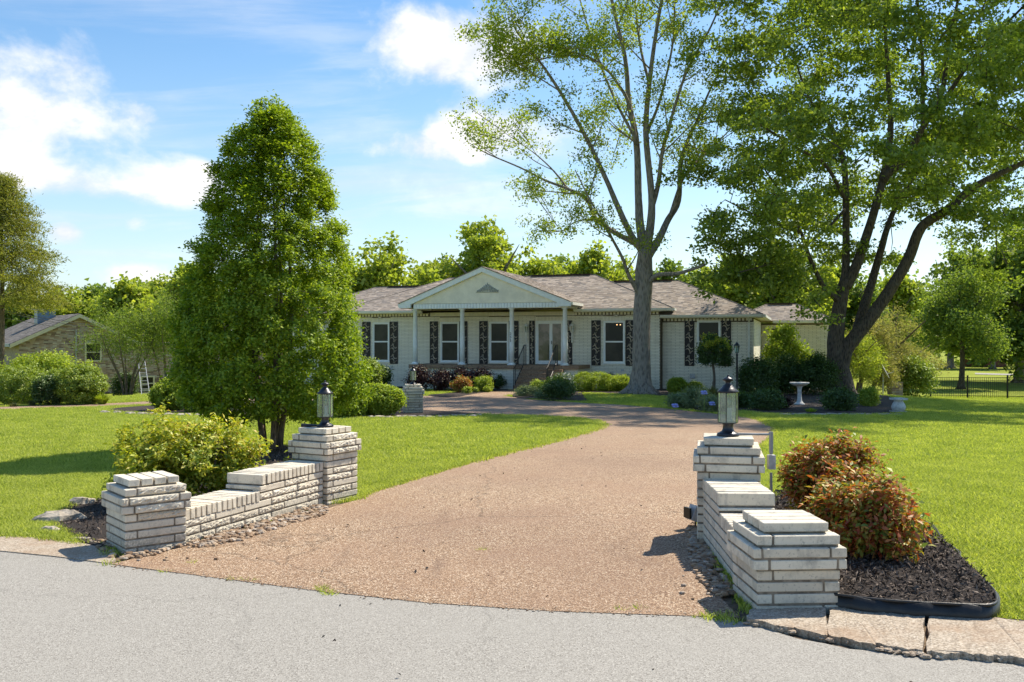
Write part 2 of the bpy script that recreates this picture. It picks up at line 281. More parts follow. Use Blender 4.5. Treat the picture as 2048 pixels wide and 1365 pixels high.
# ------------------------------------------------------------------ mesh helpers
class MB:
    def __init__(s): s.v = []; s.f = []
    def add(s, vs, fs):
        o = len(s.v); s.v += [tuple(v) for v in vs]; s.f += [tuple(i+o for i in f) for f in fs]; return s
    def box(s, x0, x1, y0, y1, z0, z1, mat=None):
        vs = [(x0, y0, z0), (x1, y0, z0), (x1, y1, z0), (x0, y1, z0), (x0, y0, z1), (x1, y0, z1), (x1, y1, z1), (x0, y1, z1)]
        if mat is not None: vs = [mat @ Vector(v) for v in vs]
        return s.add(vs, [(0, 3, 2, 1), (4, 5, 6, 7), (0, 1, 5, 4), (1, 2, 6, 5), (2, 3, 7, 6), (3, 0, 4, 7)])
    def lathe(s, prof, seg=16, c=(0, 0, 0), a0=0.0):
        vs = []; n = len(prof)
        for r, z in prof:
            for i in range(seg):
                a = a0+2*math.pi*i/seg; vs.append((c[0]+r*math.cos(a), c[1]+r*math.sin(a), c[2]+z))
        fs = [(j*seg+i, j*seg+(i+1) % seg, (j+1)*seg+(i+1) % seg, (j+1)*seg+i) for j in range(n-1) for i in range(seg)]
        fs.append(tuple(range(seg-1, -1, -1))); fs.append(tuple((n-1)*seg+i for i in range(seg)))
        return s.add(vs, fs)
    def tube(s, pts, rad, seg=8, cap=True, jit=0.0):
        pts = [Vector(p) for p in pts]; n = len(pts)
        if not hasattr(rad, '__len__'): rad = [rad]*n
        vs = []; prev = None
        for i, p in enumerate(pts):
            d = (pts[min(i+1, n-1)]-pts[max(i-1, 0)]); d = d.normalized() if d.length > 1e-9 else Vector((0, 0, 1))
            if prev is None: a = d.orthogonal().normalized()
            else:
                a = prev-d*prev.dot(d); a = a.normalized() if a.length > 1e-6 else d.orthogonal().normalized()
            prev = a; b = d.cross(a)
            for k in range(seg):
                t = 2*math.pi*k/seg; rr = rad[i]*(1+(random.uniform(-jit, jit) if jit else 0))
                vs.append(p+a*math.cos(t)*rr+b*math.sin(t)*rr)
        fs = [(j*seg+i, j*seg+(i+1) % seg, (j+1)*seg+(i+1) % seg, (j+1)*seg+i) for j in range(n-1) for i in range(seg)]
        if cap: fs.append(tuple(range(seg-1, -1, -1))); fs.append(tuple((n-1)*seg+i for i in range(seg)))
        return s.add(vs, fs)
    def prism(s, poly, y0, y1, mat=None):
        """poly in (x,z), extruded along y"""
        n = len(poly); vs = [(p[0], y0, p[1]) for p in poly]+[(p[0], y1, p[1]) for p in poly]
        if mat is not None: vs = [mat @ Vector(v) for v in vs]
        return s.add(vs, [tuple(range(n)), tuple(range(2*n-1, n-1, -1))]+[(i, i+n, (i+1) % n+n, (i+1) % n) for i in range(n)])
    def ball(s, c, r, seg=8, ring=5, jit=0.0, sq=(1, 1, 1)):
        vs = [(c[0], c[1], c[2]-r*sq[2])]
        for j in range(1, ring):
            t = math.pi*j/ring
            for i in range(seg):
                a = 2*math.pi*i/seg; k = r*(1+(random.uniform(-jit, jit) if jit else 0))
                vs.append((c[0]+k*sq[0]*math.sin(t)*math.cos(a), c[1]+k*sq[1]*math.sin(t)*math.sin(a), c[2]-k*sq[2]*math.cos(t)))
        vs.append((c[0], c[1], c[2]+r*sq[2])); e = len(vs)-1
        fs = [(0, 1+(i+1) % seg, 1+i) for i in range(seg)]
        fs += [(1+j*seg+i, 1+j*seg+(i+1) % seg, 1+(j+1)*seg+(i+1) % seg, 1+(j+1)*seg+i) for j in range(ring-2) for i in range(seg)]
        fs += [(e, 1+(ring-2)*seg+i, 1+(ring-2)*seg+(i+1) % seg) for i in range(seg)]
        return s.add(vs, fs)
    def mesh(s, name, mat, smooth=False):
        me = bpy.data.meshes.new(name); me.from_pydata(s.v, [], s.f); me.materials.append(M[mat])
        if smooth: me.shade_smooth()
        return me
    def obj(s, name, mat, parent=None, smooth=False, **kw): return link(name, s.mesh(name, mat, smooth), parent, **kw)

def link(name, data, parent=None, loc=(0, 0, 0), rz=0.0, **kw):
    o = bpy.data.objects.new(name, data); COL.objects.link(o); o.location = loc; o.rotation_euler = (0, 0, rz)
    if parent is not None: o.parent = parent
    for k, v in kw.items(): o[k] = v
    return o
def thing(name, label, cat, loc=(0, 0, 0), rz=0.0, group=None):
    o = link(name, None, None, loc, rz); o['label'] = label; o['category'] = cat; o.empty_display_size = .2
    if group: o['group'] = group
    return o
def tag(o, label, cat, group=None):
    o['label'] = label; o['category'] = cat
    if group: o['group'] = group
    return o
def copy_tree(root, loc, rz, label=None, scale=None):
    r = root.copy(); COL.objects.link(r); r.location = loc; r.rotation_euler = (0, 0, rz)
    if label: r['label'] = label
    if scale: r.scale = (scale,)*3
    for ch in list(root.children):
        c = ch.copy(); COL.objects.link(c); c.parent = r
        for g2 in list(ch.children):
            e = g2.copy(); COL.objects.link(e); e.parent = c
    return r

def ss(a, b, x):
    t = min(1, max(0, (x-a)/(b-a))); return t*t*(3-2*t)
def g(x, y):
    """height of the ground"""
    base = -.018*(0.5*((y-8)+math.sqrt((y-8)**2+4))) if y < 54 else -.018*(0.5*((54-8)+math.sqrt(46**2+4)))
    cross = .024*max(-2.8, min(2.8, x))*(1-ss(9, 15, y))
    sd = max(ss(13, 21, abs(x)), ss(58, 72, y)); yy = min(y, 54)
    side = -.029*sd*0.5*((yy-24)+math.sqrt((yy-24)**2+9))
    return base+cross+side+.02
def G(px, py):
    """ground point seen at this pixel of the photograph"""
    k = (py-HZ)/F; X = (px-1024)/F; d = EYE/k
    for _ in range(40): d = .5*d+.5*(EYE-g(X*d, d))/k
    return Vector((X*d, d, g(X*d, d)))
def at(px, d, py=None, z=None):
    """point at depth d on the ray of px (and py)"""
    x = (px-1024)/F*d
    if py is not None: z = EYE-(py-HZ)/F*d
    if z is None: z = g(x, d)
    return Vector((x, d, z))

def sheet(name, poly, mat, dz, res=.5, skirt=True, hf=None, **kw):
    poly = [Vector((p[0], p[1])) for p in poly]
    xs = [p.x for p in poly]; ys = [p.y for p in poly]
    # densify outline
    out = []
    for i, p in enumerate(poly):
        q = poly[(i+1) % len(poly)]; n = max(1, int((q-p).length/res))
        out += [p.lerp(q, k/n) for k in range(n)]
    n = len(out); vs = list(out)
    A = np.array([(p.x, p.y) for p in out])
    gx = np.arange(min(xs)+res*.5, max(xs), res); gy = np.arange(min(ys)+res*.5, max(ys), res)
    if len(gx) and len(gy):
        P = np.array([(a+.01*(j % 2), b) for j, b in enumerate(gy) for a in gx]); ins = inside(P, A)
        vs += [Vector(p) for p in P[ins]]
    r = mgeo.delaunay_2d_cdt(vs, [(i, (i+1) % n) for i in range(n)], [list(range(n))], 1, 1e-4)
    V = [(v.x, v.y, (hf(v.x, v.y) if hf else g(v.x, v.y))+dz) for v in r[0]]; Fc = [tuple(f) for f in r[2]]
    b = MB(); b.add(V, Fc)
    if skirt:
        m = len(out); b.add([(p.x, p.y, (hf(p.x, p.y) if hf else g(p.x, p.y))+dz) for p in out]+[(p.x, p.y, g(p.x, p.y)-.06) for p in out], [(i, (i+1) % m, (i+1) % m+m, i+m) for i in range(m)])
    return b.obj(name, mat, None, True if not skirt else False, **kw)
def inside(P, A):
    x, y = P[:, 0], P[:, 1]; c = np.zeros(len(P), bool); n = len(A); j = n-1
    for i in range(n):
        xi, yi = A[i]; xj, yj = A[j]
        with np.errstate(divide='ignore', invalid='ignore'):
            c ^= ((yi > y) != (yj > y)) & (x < (xj-xi)*(y-yi)/(yj-yi+1e-12)+xi)
        j = i
    return c
def smooth_poly(pts, it=1):
    for _ in range(it):
        n = len(pts); o = []
        for i in range(n):
            a, b = pts[i], pts[(i+1) % n]; o += [a.lerp(b, .25), a.lerp(b, .75)]
        pts = o
    return pts
def gp(l): return [G(*p).xy for p in l]

# ------------------------------------------------------------------ leaves and trees
def leaf_mesh(name, P, L, W, mat, up=.25, out_c=None, fold=.25):
    """P (n,3) leaf bases; L length, W width"""
    n = len(P); q = rng.normal(size=(n, 3)); q /= np.linalg.norm(q, axis=1, keepdims=True)+1e-9; q[:, 2] += .75; d = rng.normal(size=(n, 3)); d[:, 2] += up
    if out_c is not None:
        o = P-np.asarray(out_c); o /= np.linalg.norm(o, axis=1, keepdims=True)+1e-9; q += o*.65; d += o*.9
    q /= np.linalg.norm(q, axis=1, keepdims=True)+1e-9; d -= q*np.sum(d*q, axis=1, keepdims=True)
    d /= np.linalg.norm(d, axis=1, keepdims=True)+1e-9
    s_ = np.cross(d, q); nn = q; sc = rng.uniform(.65, 1.25, (n, 1)); l = L*sc; w = W*sc
    V = np.empty((n, 4, 3)); V[:, 0] = P; V[:, 2] = P+d*l; mid = P+d*l*.5+nn*w*fold
    V[:, 1] = mid+s_*w*.5; V[:, 3] = mid-s_*w*.5
    me = bpy.data.meshes.new(name); me.vertices.add(n*4); me.vertices.foreach_set('co', V.astype('f4').ravel())
    me.loops.add(n*4); me.loops.foreach_set('vertex_index', np.arange(n*4, dtype='i4'))
    me.polygons.add(n); me.polygons.foreach_set('loop_start', np.arange(0, n*4, 4, dtype='i4')); me.polygons.foreach_set('loop_total', np.full(n, 4, 'i4'))
    me.update(calc_edges=True); me.materials.append(M[mat]); return me
def clumps(C, n, spread, flat=.75):
    C = np.repeat(np.asarray(C, float), n, axis=0); o = rng.normal(size=C.shape)*spread; o[:, 2] *= flat; return C+o
def shell_clumps(c, rad, n, inner=.72, bottom=-.95, lump=.10, top_flat=0.0):
    """points near the surface of an ellipsoid with an uneven outline"""
    out = []
    ph = rng.uniform(0, 6.28, 6)
    while len(out) < n:
        v = rng.normal(size=3); v /= np.linalg.norm(v)
        if v[2] < bottom: continue
        k = 1+lump*(math.sin(3*v[0]*2+ph[0])+math.sin(4*v[1]*2+ph[1])+math.sin(5*v[2]+ph[2]))
        r = rng.uniform(inner, 1.0)*k
        out.append((c[0]+v[0]*rad[0]*r, c[1]+v[1]*rad[1]*r, c[2]+v[2]*rad[2]*r))
    return out

def shrub(name, label, cat, c, rad, mat, nclump, per, spread, L, W, group=None, stems=5, inner=.72, lump=.08, fill=.3, bottom=-.9, leafname='foliage', up=.25):
    """c: ground point; rad: radii of the crown; crown rests near the ground"""
    t = thing(name, label, cat, c, 0, group); cz = rad[2]*.95+.05
    C = shell_clumps((0, 0, cz), rad, nclump, inner, bottom, lump)+shell_clumps((0, 0, cz), [r*.6 for r in rad], int(nclump*fill), .2, bottom, lump)
    P = clumps(C, per, spread); P = P[P[:, 2] > .01]
    o = link(leafname, leaf_mesh(leafname, P, L, W, mat, up, (0, 0, cz*.6)), t); o['kind'] = 'stuff'
    b = MB()
    for i in range(stems):
        a = random.uniform(0, 6.28); e = Vector((math.cos(a)*rad[0]*.6, math.sin(a)*rad[1]*.6, rad[2]*1.3))
        b.tube([(math.cos(a)*.05, math.sin(a)*.05, -.05), e*.5+Vector((0, 0, .02)), e], [.018, .012, .005], 5)
    b.obj('stem', 'thin_bark', t); return t

def twig_net(clump_pts, nodes, rbase=.02, seg=4):
    """join every clump to the nearest wood by a thin curved twig"""
    b = MB(); nodes = [Vector(n) for n in nodes]; N = np.array([tuple(n) for n in nodes])
    pts = [Vector(p) for p in clump_pts]
    dist = [np.min(np.sum((N-np.array(p))**2, axis=1)) for p in pts]; order = np.argsort(dist)
    for i in order:
        p = pts[i]; j = int(np.argmin(np.sum((N-np.array(p))**2, axis=1))); q = Vector(N[j]); ln = (p-q).length
        if ln < .05: continue
        m = q.lerp(p, .5)+Vector((random.uniform(-.1, .1), random.uniform(-.1, .1), random.uniform(-.02, .16)))*ln
        r = min(rbase*(.5+ln*.35), rbase*2.2)
        b.tube([q, m, p], [r, r*.7, r*.25], seg, False)
        N = np.vstack([N, np.array([tuple(m), tuple(p)])])
    return b

def limb_smooth(pts, rad, n=4):
    """Catmull-Rom through the points"""
    P = [Vector(p) for p in pts]; P = [P[0]+(P[0]-P[1])*.5]+P+[P[-1]+(P[-1]-P[-2])*.5]; out = []; ro = []
    for i in range(1, len(P)-2):
        for k in range(n):
            t = k/n; a, b_, c_, d_ = P[i-1], P[i], P[i+1], P[i+2]
            out.append(.5*((2*b_)+(-a+c_)*t+(2*a-5*b_+4*c_-d_)*t*t+(-a+3*b_-3*c_+d_)*t**3)); ro.append(rad[i-1]*(1-t)+rad[i]*t)
    out.append(P[-2]); ro.append(rad[-1]); return out, ro

exec_later = []
# ------------------------------------------------------------------ setting: lawn, street, driveway, beds
def build_ground():
    xs = np.unique(np.concatenate([np.arange(-16, 22, .5), np.arange(-60, 60, 2.5), np.arange(-420, 421, 40)]))
    ys = np.unique(np.concatenate([np.arange(-4, 34, .5), np.arange(34, 80, 2.0), np.arange(80, 700, 30), np.array([-120., -80, -50, -30, -20, -12, -8, -6])]))
    V = [(x, y, g(x, y)-(0.03 if y < 6.5 else 0)) for y in ys for x in xs]; nx = len(xs)
    Fc = [(j*nx+i, j*nx+i+1, (j+1)*nx+i+1, (j+1)*nx+i) for j in range(len(ys)-1) for i in range(nx-1)]
    b = MB(); b.add(V, Fc); b.obj('lawn', 'lawn', None, True, kind='structure')
build_ground()

EDGE = [(-700, 1040), (-300, 1068), (0, 1104), (110, 1116), (215, 1131), (380, 1152), (600, 1181), (850, 1209), (1100, 1226), (1380, 1236), (1500, 1252), (1600, 1284), (1700, 1303), (1850, 1320), (2048, 1336), (2350, 1362)]
edge = gp(EDGE)
def jig(l, a): return [Vector((p.x+random.uniform(-a, a), p.y+random.uniform(-a, a))) for p in l]
def dens(l, st):
    o = []
    for a, b in zip(l[:-1], l[1:]):
        n = max(1, int((b-a).length/st)); o += [a.lerp(b, k/n) for k in range(n)]
    return o+[l[-1]]
street_edge = jig(dens(edge, .12), .012)
sheet('street', street_edge+[Vector((30, -2)), Vector((30, -9)), Vector((-30, -9)), Vector((-40, 9))], 'asphalt', .014, .6, False, kind='structure')

DR = [(222, 1133), (330, 1108), (420, 1084), (520, 1052), (600, 1034), (650, 1022), (712, 1004), (740, 988), (850, 955), (950, 925), (1050, 900), (1130, 880), (1190, 863), (1209, 851), (1190, 842), (1130, 836), (1060, 833), (975, 831),
      (850, 823), (700, 815), (500, 810), (300, 810.5), (200, 815), (0, 821), (-300, 833), (-300, 827), (0, 815.5), (200, 809), (300, 804), (500, 799), (700, 795), (860, 793), (930, 790.5), (960, 786), (985, 783), (1020, 780), (1115, 780), (1110, 786), (1040, 787), (1010, 793), (1060, 800), (1130, 805),
      (1160, 807), (1240, 811), (1330, 818), (1430, 829), (1480, 833.5), (1520, 842), (1550, 855), (1558, 868), (1545, 885), (1510, 910), (1470, 950), (1430, 1000), (1408, 1060), (1412, 1130), (1440, 1200), (1478, 1240)]
drive = gp(DR)
dl = smooth_poly(drive[:18])[2:] if False else drive
drive_poly = drive + [Vector((p.x, p.y-.02)) for p in reversed(edge[5:10])]
sheet('driveway', drive_poly, 'aggregate', .018, .5, True, kind='structure')
def dz_pts(l): return gp(l)
apron = gp([(-700, 1034), (-300, 1058), (0, 1077), (60, 1079), (130, 1086), (215, 1100), (232, 1125), (215, 1132), (110, 1118), (0, 1107), (-300, 1072), (-700, 1044)])
sheet('kerb_apron', apron, 'kerb_concrete', .022, .3, True, kind='structure')

# broken concrete kerb on the right: slabs with cracks between
def slab(poly, h0=.045):
    b = MB(); n = len(poly); pts = smooth_poly(poly) if False else poly
    top = [(p.x, p.y, g(p.x, p.y)+h0+random.uniform(-.004, .004)) for p in pts]; bot = [(p.x, p.y, g(p.x, p.y)-.08) for p in pts]
    b.add(top+bot, [tuple(range(n-1, -1, -1))]+[(i, (i+1) % n, (i+1) % n+n, i+n) for i in range(n)]); return b
kt = link('kerb', None, kind='structure')
TOPK = [(1498, 1236), (1560, 1222), (1655, 1212), (1760, 1228), (1850, 1238), (1990, 1252), (2048, 1257), (2350, 1290)]
BOTK = [(1490, 1254), (1570, 1270), (1650, 1286), (1755, 1308), (1850, 1322), (1950, 1326), (2048, 1335), (2350, 1362)]
tk = dens(gp(TOPK), .012); bk = dens(gp(BOTK), .012)
def cut(l, x0, x1, sk0, sk1): return [p for p in l if x0 < p.x < x1]
def PX(p): return 1024+p.x/p.y*F
for x0, x1 in ((1490, 1655), (1658, 1852), (1855, 2400)):
    T = [p for p in tk if x0 < PX(p) < x1]; B = [Vector((p.x, p.y+.012*math.sin(p.x*37+1)+.008*math.sin(p.x*91)+.005*math.sin(p.x*230)+(.025 if 1755 < PX(p) < 1850 else 0))) for p in bk if x0 < PX(p) < x1]
    if len(T) > 1 and len(B) > 1:
        L = T+jig([T[-1].lerp(B[-1], k/5) for k in (1, 2, 3, 4)], .008)+B[::-1]+jig([B[0].lerp(T[0], k/5) for k in (1, 2, 3, 4)], .008)
        slab(L).obj('kerb_slab', 'kerb_concrete', kt)
rb = MB()
for _ in range(50):
    p = G(random.choice([random.uniform(1770, 1850), random.uniform(1500, 2040)]), 0+1322) ; q = min(bk, key=lambda e: abs(e.x-p.x)); r = random.uniform(.006, .022)
    rb.ball((q.x, q.y+random.uniform(-.02, .03), g(q.x, q.y)+.025), r, 6, 4, .3, (1.3, 1, .6))
tag(rb.obj('kerb_rubble', 'kerb_concrete', None, kind='stuff'), 'crumbled bits of concrete along the broken kerb edge', 'rubble')

BEDS = {}
def bed(px, dz=.03, res=.25, smooth=True, **kw):
    p = gp(px); p = smooth_poly(p, 2) if smooth else p
    BEDS[len(BEDS)] = p; return sheet('mulch_bed', p, 'mulch', dz, res, True, kind='structure', **kw), p
# bed behind the left gate wall
_, bedL = bed([(95, 1050), (130, 1018), (205, 1000), (330, 975), (480, 925), (505, 900), (560, 890), (640, 905), (655, 925), (640, 1000), (560, 1030), (372, 1080), (235, 1110), (150, 1086)], .03)
# raised bed on the right held by plastic edging
EB = [(1520, 1215), (1612, 1212), (1700, 1231), (1850, 1245), (1985, 1250), (1985, 1222), (1962, 1180), (1935, 1150), (1905, 1112), (1880, 1085), (1850, 1060), (1800, 1018), (1700, 995), (1550, 990), (1530, 1010)]
def hfR(x, y): return g(x, y)+.075*(1-ss(5.4, 7.6, y))
pR = gp(EB); BEDS['R'] = pR
sheet('mulch_bed', pR, 'mulch', .03, .12, True, hfR, kind='structure')
_, bedM = bed([(205, 822), (250, 816), (330, 812), (480, 812), (700, 816), (850, 822), (940, 828), (972, 831), (930, 834), (800, 837), (600, 838), (480, 834), (380, 829), (270, 828)], .03, .4)
_, bedH = bed([(640, 790), (640, 766), (1030, 766), (1030, 776), (1018, 780), (985, 784), (955, 788), (905, 797), (868, 795), (850, 791), (905, 788), (930, 780), (890, 776), (780, 776), (740, 790)], .03, .6)
_, bedI = bed([(1022, 790), (1060, 781), (1160, 781), (1168, 796), (1178, 805), (1130, 804), (1070, 800), (1030, 797)], .04, .4)
_, bedW = bed([(1115, 783), (1120, 768), (1340, 768), (1500, 768), (1510, 790), (1480, 833), (1430, 826), (1345, 818), (1330, 810), (1345, 797), (1310, 791), (1200, 788)], .03, .6)
_, bedE = bed([(1478, 800), (1500, 790), (1580, 784), (1700, 784), (1800, 800), (1812, 815), (1806, 829), (1740, 831), (1640, 832), (1560, 830), (1500, 827), (1478, 815)], .03, .5)

def scatter_poly(poly, n):
    A = np.array([(p.x, p.y) for p in poly]); lo = A.min(0); hi = A.max(0); out = np.zeros((0, 2))
    while len(out) < n:
        P = rng.uniform(lo, hi, (n*2, 2)); out = np.vstack([out, P[inside(P, A)]])
    return out[:n]
# bark chips on the beds near the street
def chips(poly, n, hf, dz):
    P = scatter_poly(poly, n); z = np.array([hf(x, y) for x, y in P])+dz; P3 = np.column_stack([P, z+rng.uniform(0, .018, n)])
    return P3
CP = np.vstack([chips(bedL, 7000, g, .03), chips(pR, 13000, hfR, .03)])
me = leaf_mesh('mulch_chips', CP, .045, .011, 'mulch_chip', .05, None, .2)
tag(link('mulch_chips', me, None, kind='stuff'), 'shredded dark bark mulch spread over the gate beds', 'mulch')
# river gravel beside the gate walls
gb = MB()
for poly, n in ((gp([(372, 1076), (392, 1103), (470, 1090), (560, 1060), (655, 1032), (650, 1014), (560, 1028), (470, 1056)]), 950), (gp([(230, 1112), (250, 1128), (330, 1112), (395, 1092), (372, 1085), (300, 1110)]), 70),
                (gp([(1378, 1060), (1380, 1120), (1400, 1165), (1440, 1205), (1472, 1200), (1430, 1130), (1412, 1060), (1395, 1040)]), 560), (gp([(180, 1090), (215, 1085), (235, 1105), (222, 1122)]), 60)):
    for x, y in scatter_poly(poly, n):
        r = random.choice([.011, .016, .02, .026]); z = g(x, y)+.02
        gb.ball((x, y, z+random.uniform(0, .012)), r, 6, 4, .22, (random.uniform(.9, 1.5), random.uniform(.8, 1.1), .62))
for _ in range(24):
    p = random.choice([G(random.uniform(230, 640), random.uniform(1085, 1130)), G(random.uniform(1360, 1420), random.uniform(1100, 1210))]); gb.ball((p.x, p.y, p.z+.024), random.uniform(.008, .018), 6, 4, .2, (1.2, 1, .6))
for p in dens(edge[4:10], .02):
    for _ in range(2): gb.ball((p.x+random.gauss(0, .02), p.y+random.gauss(0, .028), g(p.x, p.y)+.018), random.uniform(.003, .009), 5, 3, .2, (1.3, 1, .5))
tag(gb.obj('gravel', 'gravel', None, kind='stuff'), 'loose tan river gravel along the feet of the gate walls', 'gravel')

# ------------------------------------------------------------------ grass blades
def tuft(name, n, rad, h, w, seed):
    r = random.Random(seed); b = MB()
    for _ in range(n):
        a = r.uniform(0, 6.28); d = rad*math.sqrt(r.random()); x, y = d*math.cos(a), d*math.sin(a); q = r.uniform(0, 6.28); hh = h*r.uniform(.5, 1.2); ln = r.uniform(.25, 1.0)*hh
        dx, dy = math.cos(q), math.sin(q); b2 = r.uniform(0, 6.28); sx, sy = math.cos(b2)*w/2, math.sin(b2)*w/2
        b.add([(x-sx, y-sy, -.01), (x+sx, y+sy, -.01), (x+dx*ln*.35+sx*.7, y+dy*ln*.35+sy*.7, hh*.62), (x+dx*ln*.35-sx*.7, y+dy*ln*.35-sy*.7, hh*.62), (x+dx*ln, y+dy*ln, hh)], [(0, 1, 2, 3), (3, 2, 4)])
    return b.mesh(name, 'grass_blade')
GRV = [gp(q) for q in ([(225, 1135), (232, 1105), (372, 1068), (470, 1050), (560, 1024), (660, 1008), (716, 1003), (700, 1022), (560, 1062), (400, 1100)], [(1370, 1040), (1395, 1020), (1480, 1180), (1530, 1262), (1480, 1262), (1376, 1120)], [(1470, 1225), (2060, 1250), (2400, 1290), (2400, 1375), (2048, 1345), (1700, 1308), (1480, 1262)])]
for q in GRV: sheet('soil', q, 'soil', .006, .3, False, kind='structure')
def grass():
    tuf = [bpy.data.objects.new('grass_tuft', tuft('grass_tuft', 30, .10, .048, .0075, 1)), bpy.data.objects.new('grass_tuft', tuft('grass_tuft', 34, .17, .05, .011, 2))]
    AV = [np.array([(p.x, p.y) for p in q]) for q in [drive_poly, apron, pR, bedL, bedM, bedH, bedI, bedW, bedE, street_edge+[Vector((30, -2)), Vector((30, -9)), Vector((-30, -9)), Vector((-40, 9))], tk+bk[::-1]]+GRV]
    for k, (y0, y1, n) in enumerate(((4.4, 13, 62000), (13, 56, 88000))):
        P = np.zeros((0, 2))
        while len(P) < n:
            Y = rng.uniform(0, 1, n); Y = (y0**(-.4)*(1-Y)+y1**(-.4)*Y)**(-2.5) if k else np.sqrt(y0**2+(y1**2-y0**2)*Y)
            X = rng.uniform(-.60, .60, n)*Y; Q = np.column_stack([X, Y]); keep = np.ones(n, bool)
            for A in AV: keep &= ~inside(Q, A)
            keep &= ~((np.abs(X) < 16) & (Y > 43)); P = np.vstack([P, Q[keep]])
        P = P[:n]; V = np.column_stack([P, [g(x, y) for x, y in P]])
        me = bpy.data.meshes.new('grass'); me.from_pydata(V.tolist(), [], []); o = link('grass', me, None, kind='stuff')
        tag(o, 'close-mown bright green turf ' + ('nearest the street and the gate' if k == 0 else 'spreading away towards the houses'), 'grass')
        ng = bpy.data.node_groups.new('grass_spread', 'GeometryNodeTree'); ng.interface.new_socket('Geometry', in_out='INPUT', socket_type='NodeSocketGeometry'); ng.interface.new_socket('Geometry', in_out='OUTPUT', socket_type='NodeSocketGeometry')
        t = NT(ng); gi = t.new('NodeGroupInput'); go = t.new('NodeGroupOutput'); oi = t.new('GeometryNodeObjectInfo'); oi.inputs[0].default_value = tuf[k]; oi.inputs['As Instance'].default_value = True
        iop = t.new('GeometryNodeInstanceOnPoints'); t.l.new(gi.outputs[0], iop.inputs['Points']); t.l.new(oi.outputs['Geometry'], iop.inputs['Instance'])
        rv = t.new('FunctionNodeRandomValue', data_type='FLOAT_VECTOR'); rv.inputs[0].default_value = (-.12, -.12, 0); rv.inputs[1].default_value = (.12, .12, 6.28)
        t.l.new(rv.outputs[0], iop.inputs['Rotation']); r2 = t.new('FunctionNodeRandomValue', data_type='FLOAT'); r2.inputs[2].default_value = .55; r2.inputs[3].default_value = 1.25; t.l.new(r2.outputs[1], iop.inputs['Scale'])
        t.l.new(iop.outputs[0], go.inputs[0]); md = o.modifiers.new('spread', 'NODES'); md.node_group = ng
grass()

# ------------------------------------------------------------------ gate of painted brick
PB, LB, HB, TB, JT = .49, .388, .0545, .0885, .0135      # pillar side, brick length, height, width, joint
_bm = {}
def brick_mesh(lx, ly, lz, rough=None, seed=0):
    """bevelled brick centred at the origin; rough: 'y-' gives that long side a split face"""
    k = (round(lx, 3), round(ly, 3), round(lz, 3), rough, seed)
    if k in _bm: return _bm[k]
    e = .004; X, Y, Z = lx/2, ly/2, lz/2; b = MB(); r = random.Random(hash(k[:3]) % 999+seed*7)
    v = []; idx = {}
    for sx in (-1, 1):
        for sy in (-1, 1):
            for sz in (-1, 1):
                j = [r.uniform(-.0016, .0016) for _ in range(3)]
                for ax in range(3):
                    p = [sx*(X-e), sy*(Y-e), sz*(Z-e)]; p[ax] = (sx*X, sy*Y, sz*Z)[ax]; idx[(sx, sy, sz, ax)] = len(v); v.append(tuple(p[i]+j[i] for i in range(3)))
    I = idx; fs = []
    for s_ in (-1, 1):
        q = [I[(s_, -1, -1, 0)], I[(s_, 1, -1, 0)], I[(s_, 1, 1, 0)], I[(s_, -1, 1, 0)]]; fs.append(q if s_ > 0 else q[::-1])
        q = [I[(-1, s_, -1, 1)], I[(-1, s_, 1, 1)], I[(1, s_, 1, 1)], I[(1, s_, -1, 1)]]
        if not (rough == 'y-' and s_ < 0): fs.append(q if s_ > 0 else q[::-1])
        q = [I[(-1, -1, s_, 2)], I[(1, -1, s_, 2)], I[(1, 1, s_, 2)], I[(-1, 1, s_, 2)]]; fs.append(q if s_ > 0 else q[::-1])
    for a in (-1, 1):
        for c in (-1, 1):
            fs.append((I[(a, c, -1, 0)], I[(a, c, 1, 0)], I[(a, c, 1, 1)], I[(a, c, -1, 1)])); fs.append((I[(a, -1, c, 0)], I[(a, 1, c, 0)], I[(a, 1, c, 2)], I[(a, -1, c, 2)])); fs.append((I[(-1, a, c, 1)], I[(1, a, c, 1)], I[(1, a, c, 2)], I[(-1, a, c, 2)]))
            for d in (-1, 1): fs.append((I[(a, c, d, 0)], I[(a, c, d, 1)], I[(a, c, d, 2)]))
    b.add(v, fs)
    if rough == 'y-':
        nx, nz = max(4, int(lx/.018)), 4; vs = []
        for jz in range(nz+1):
            for jx in range(nx+1):
                ed = jx in (0, nx) or jz in (0, nz); vs.append((-(X-e)+2*(X-e)*jx/nx, -Y-(0 if ed else r.uniform(-.004, .012)), -(Z-e)+2*(Z-e)*jz/nz))
        b.add(vs, [(j*(nx+1)+i, j*(nx+1)+i+1, (j+1)*(nx+1)+i+1, (j+1)*(nx+1)+i) for j in range(nz) for i in range(nx)])
    me = b.mesh('brick', 'gate_brick_split' if rough else 'gate_brick')
    import bmesh
    bm_ = bmesh.new(); bm_.from_mesh(me); bmesh.ops.remove_doubles(bm_, verts=bm_.verts, dist=1e-5); bmesh.ops.recalc_face_normals(bm_, faces=bm_.faces); bm_.to_mesh(me); bm_.free()
    _bm[k] = me; return me
def put_brick(root, lx, ly, lz, x, y, z, rz=0.0, rough=None):
    o = link('brick', brick_mesh(lx, ly, lz, rough, random.randint(0, 2) if not rough else random.randint(0, 5)), root, (x, y, z), rz+random.uniform(-.003, .003)); return o
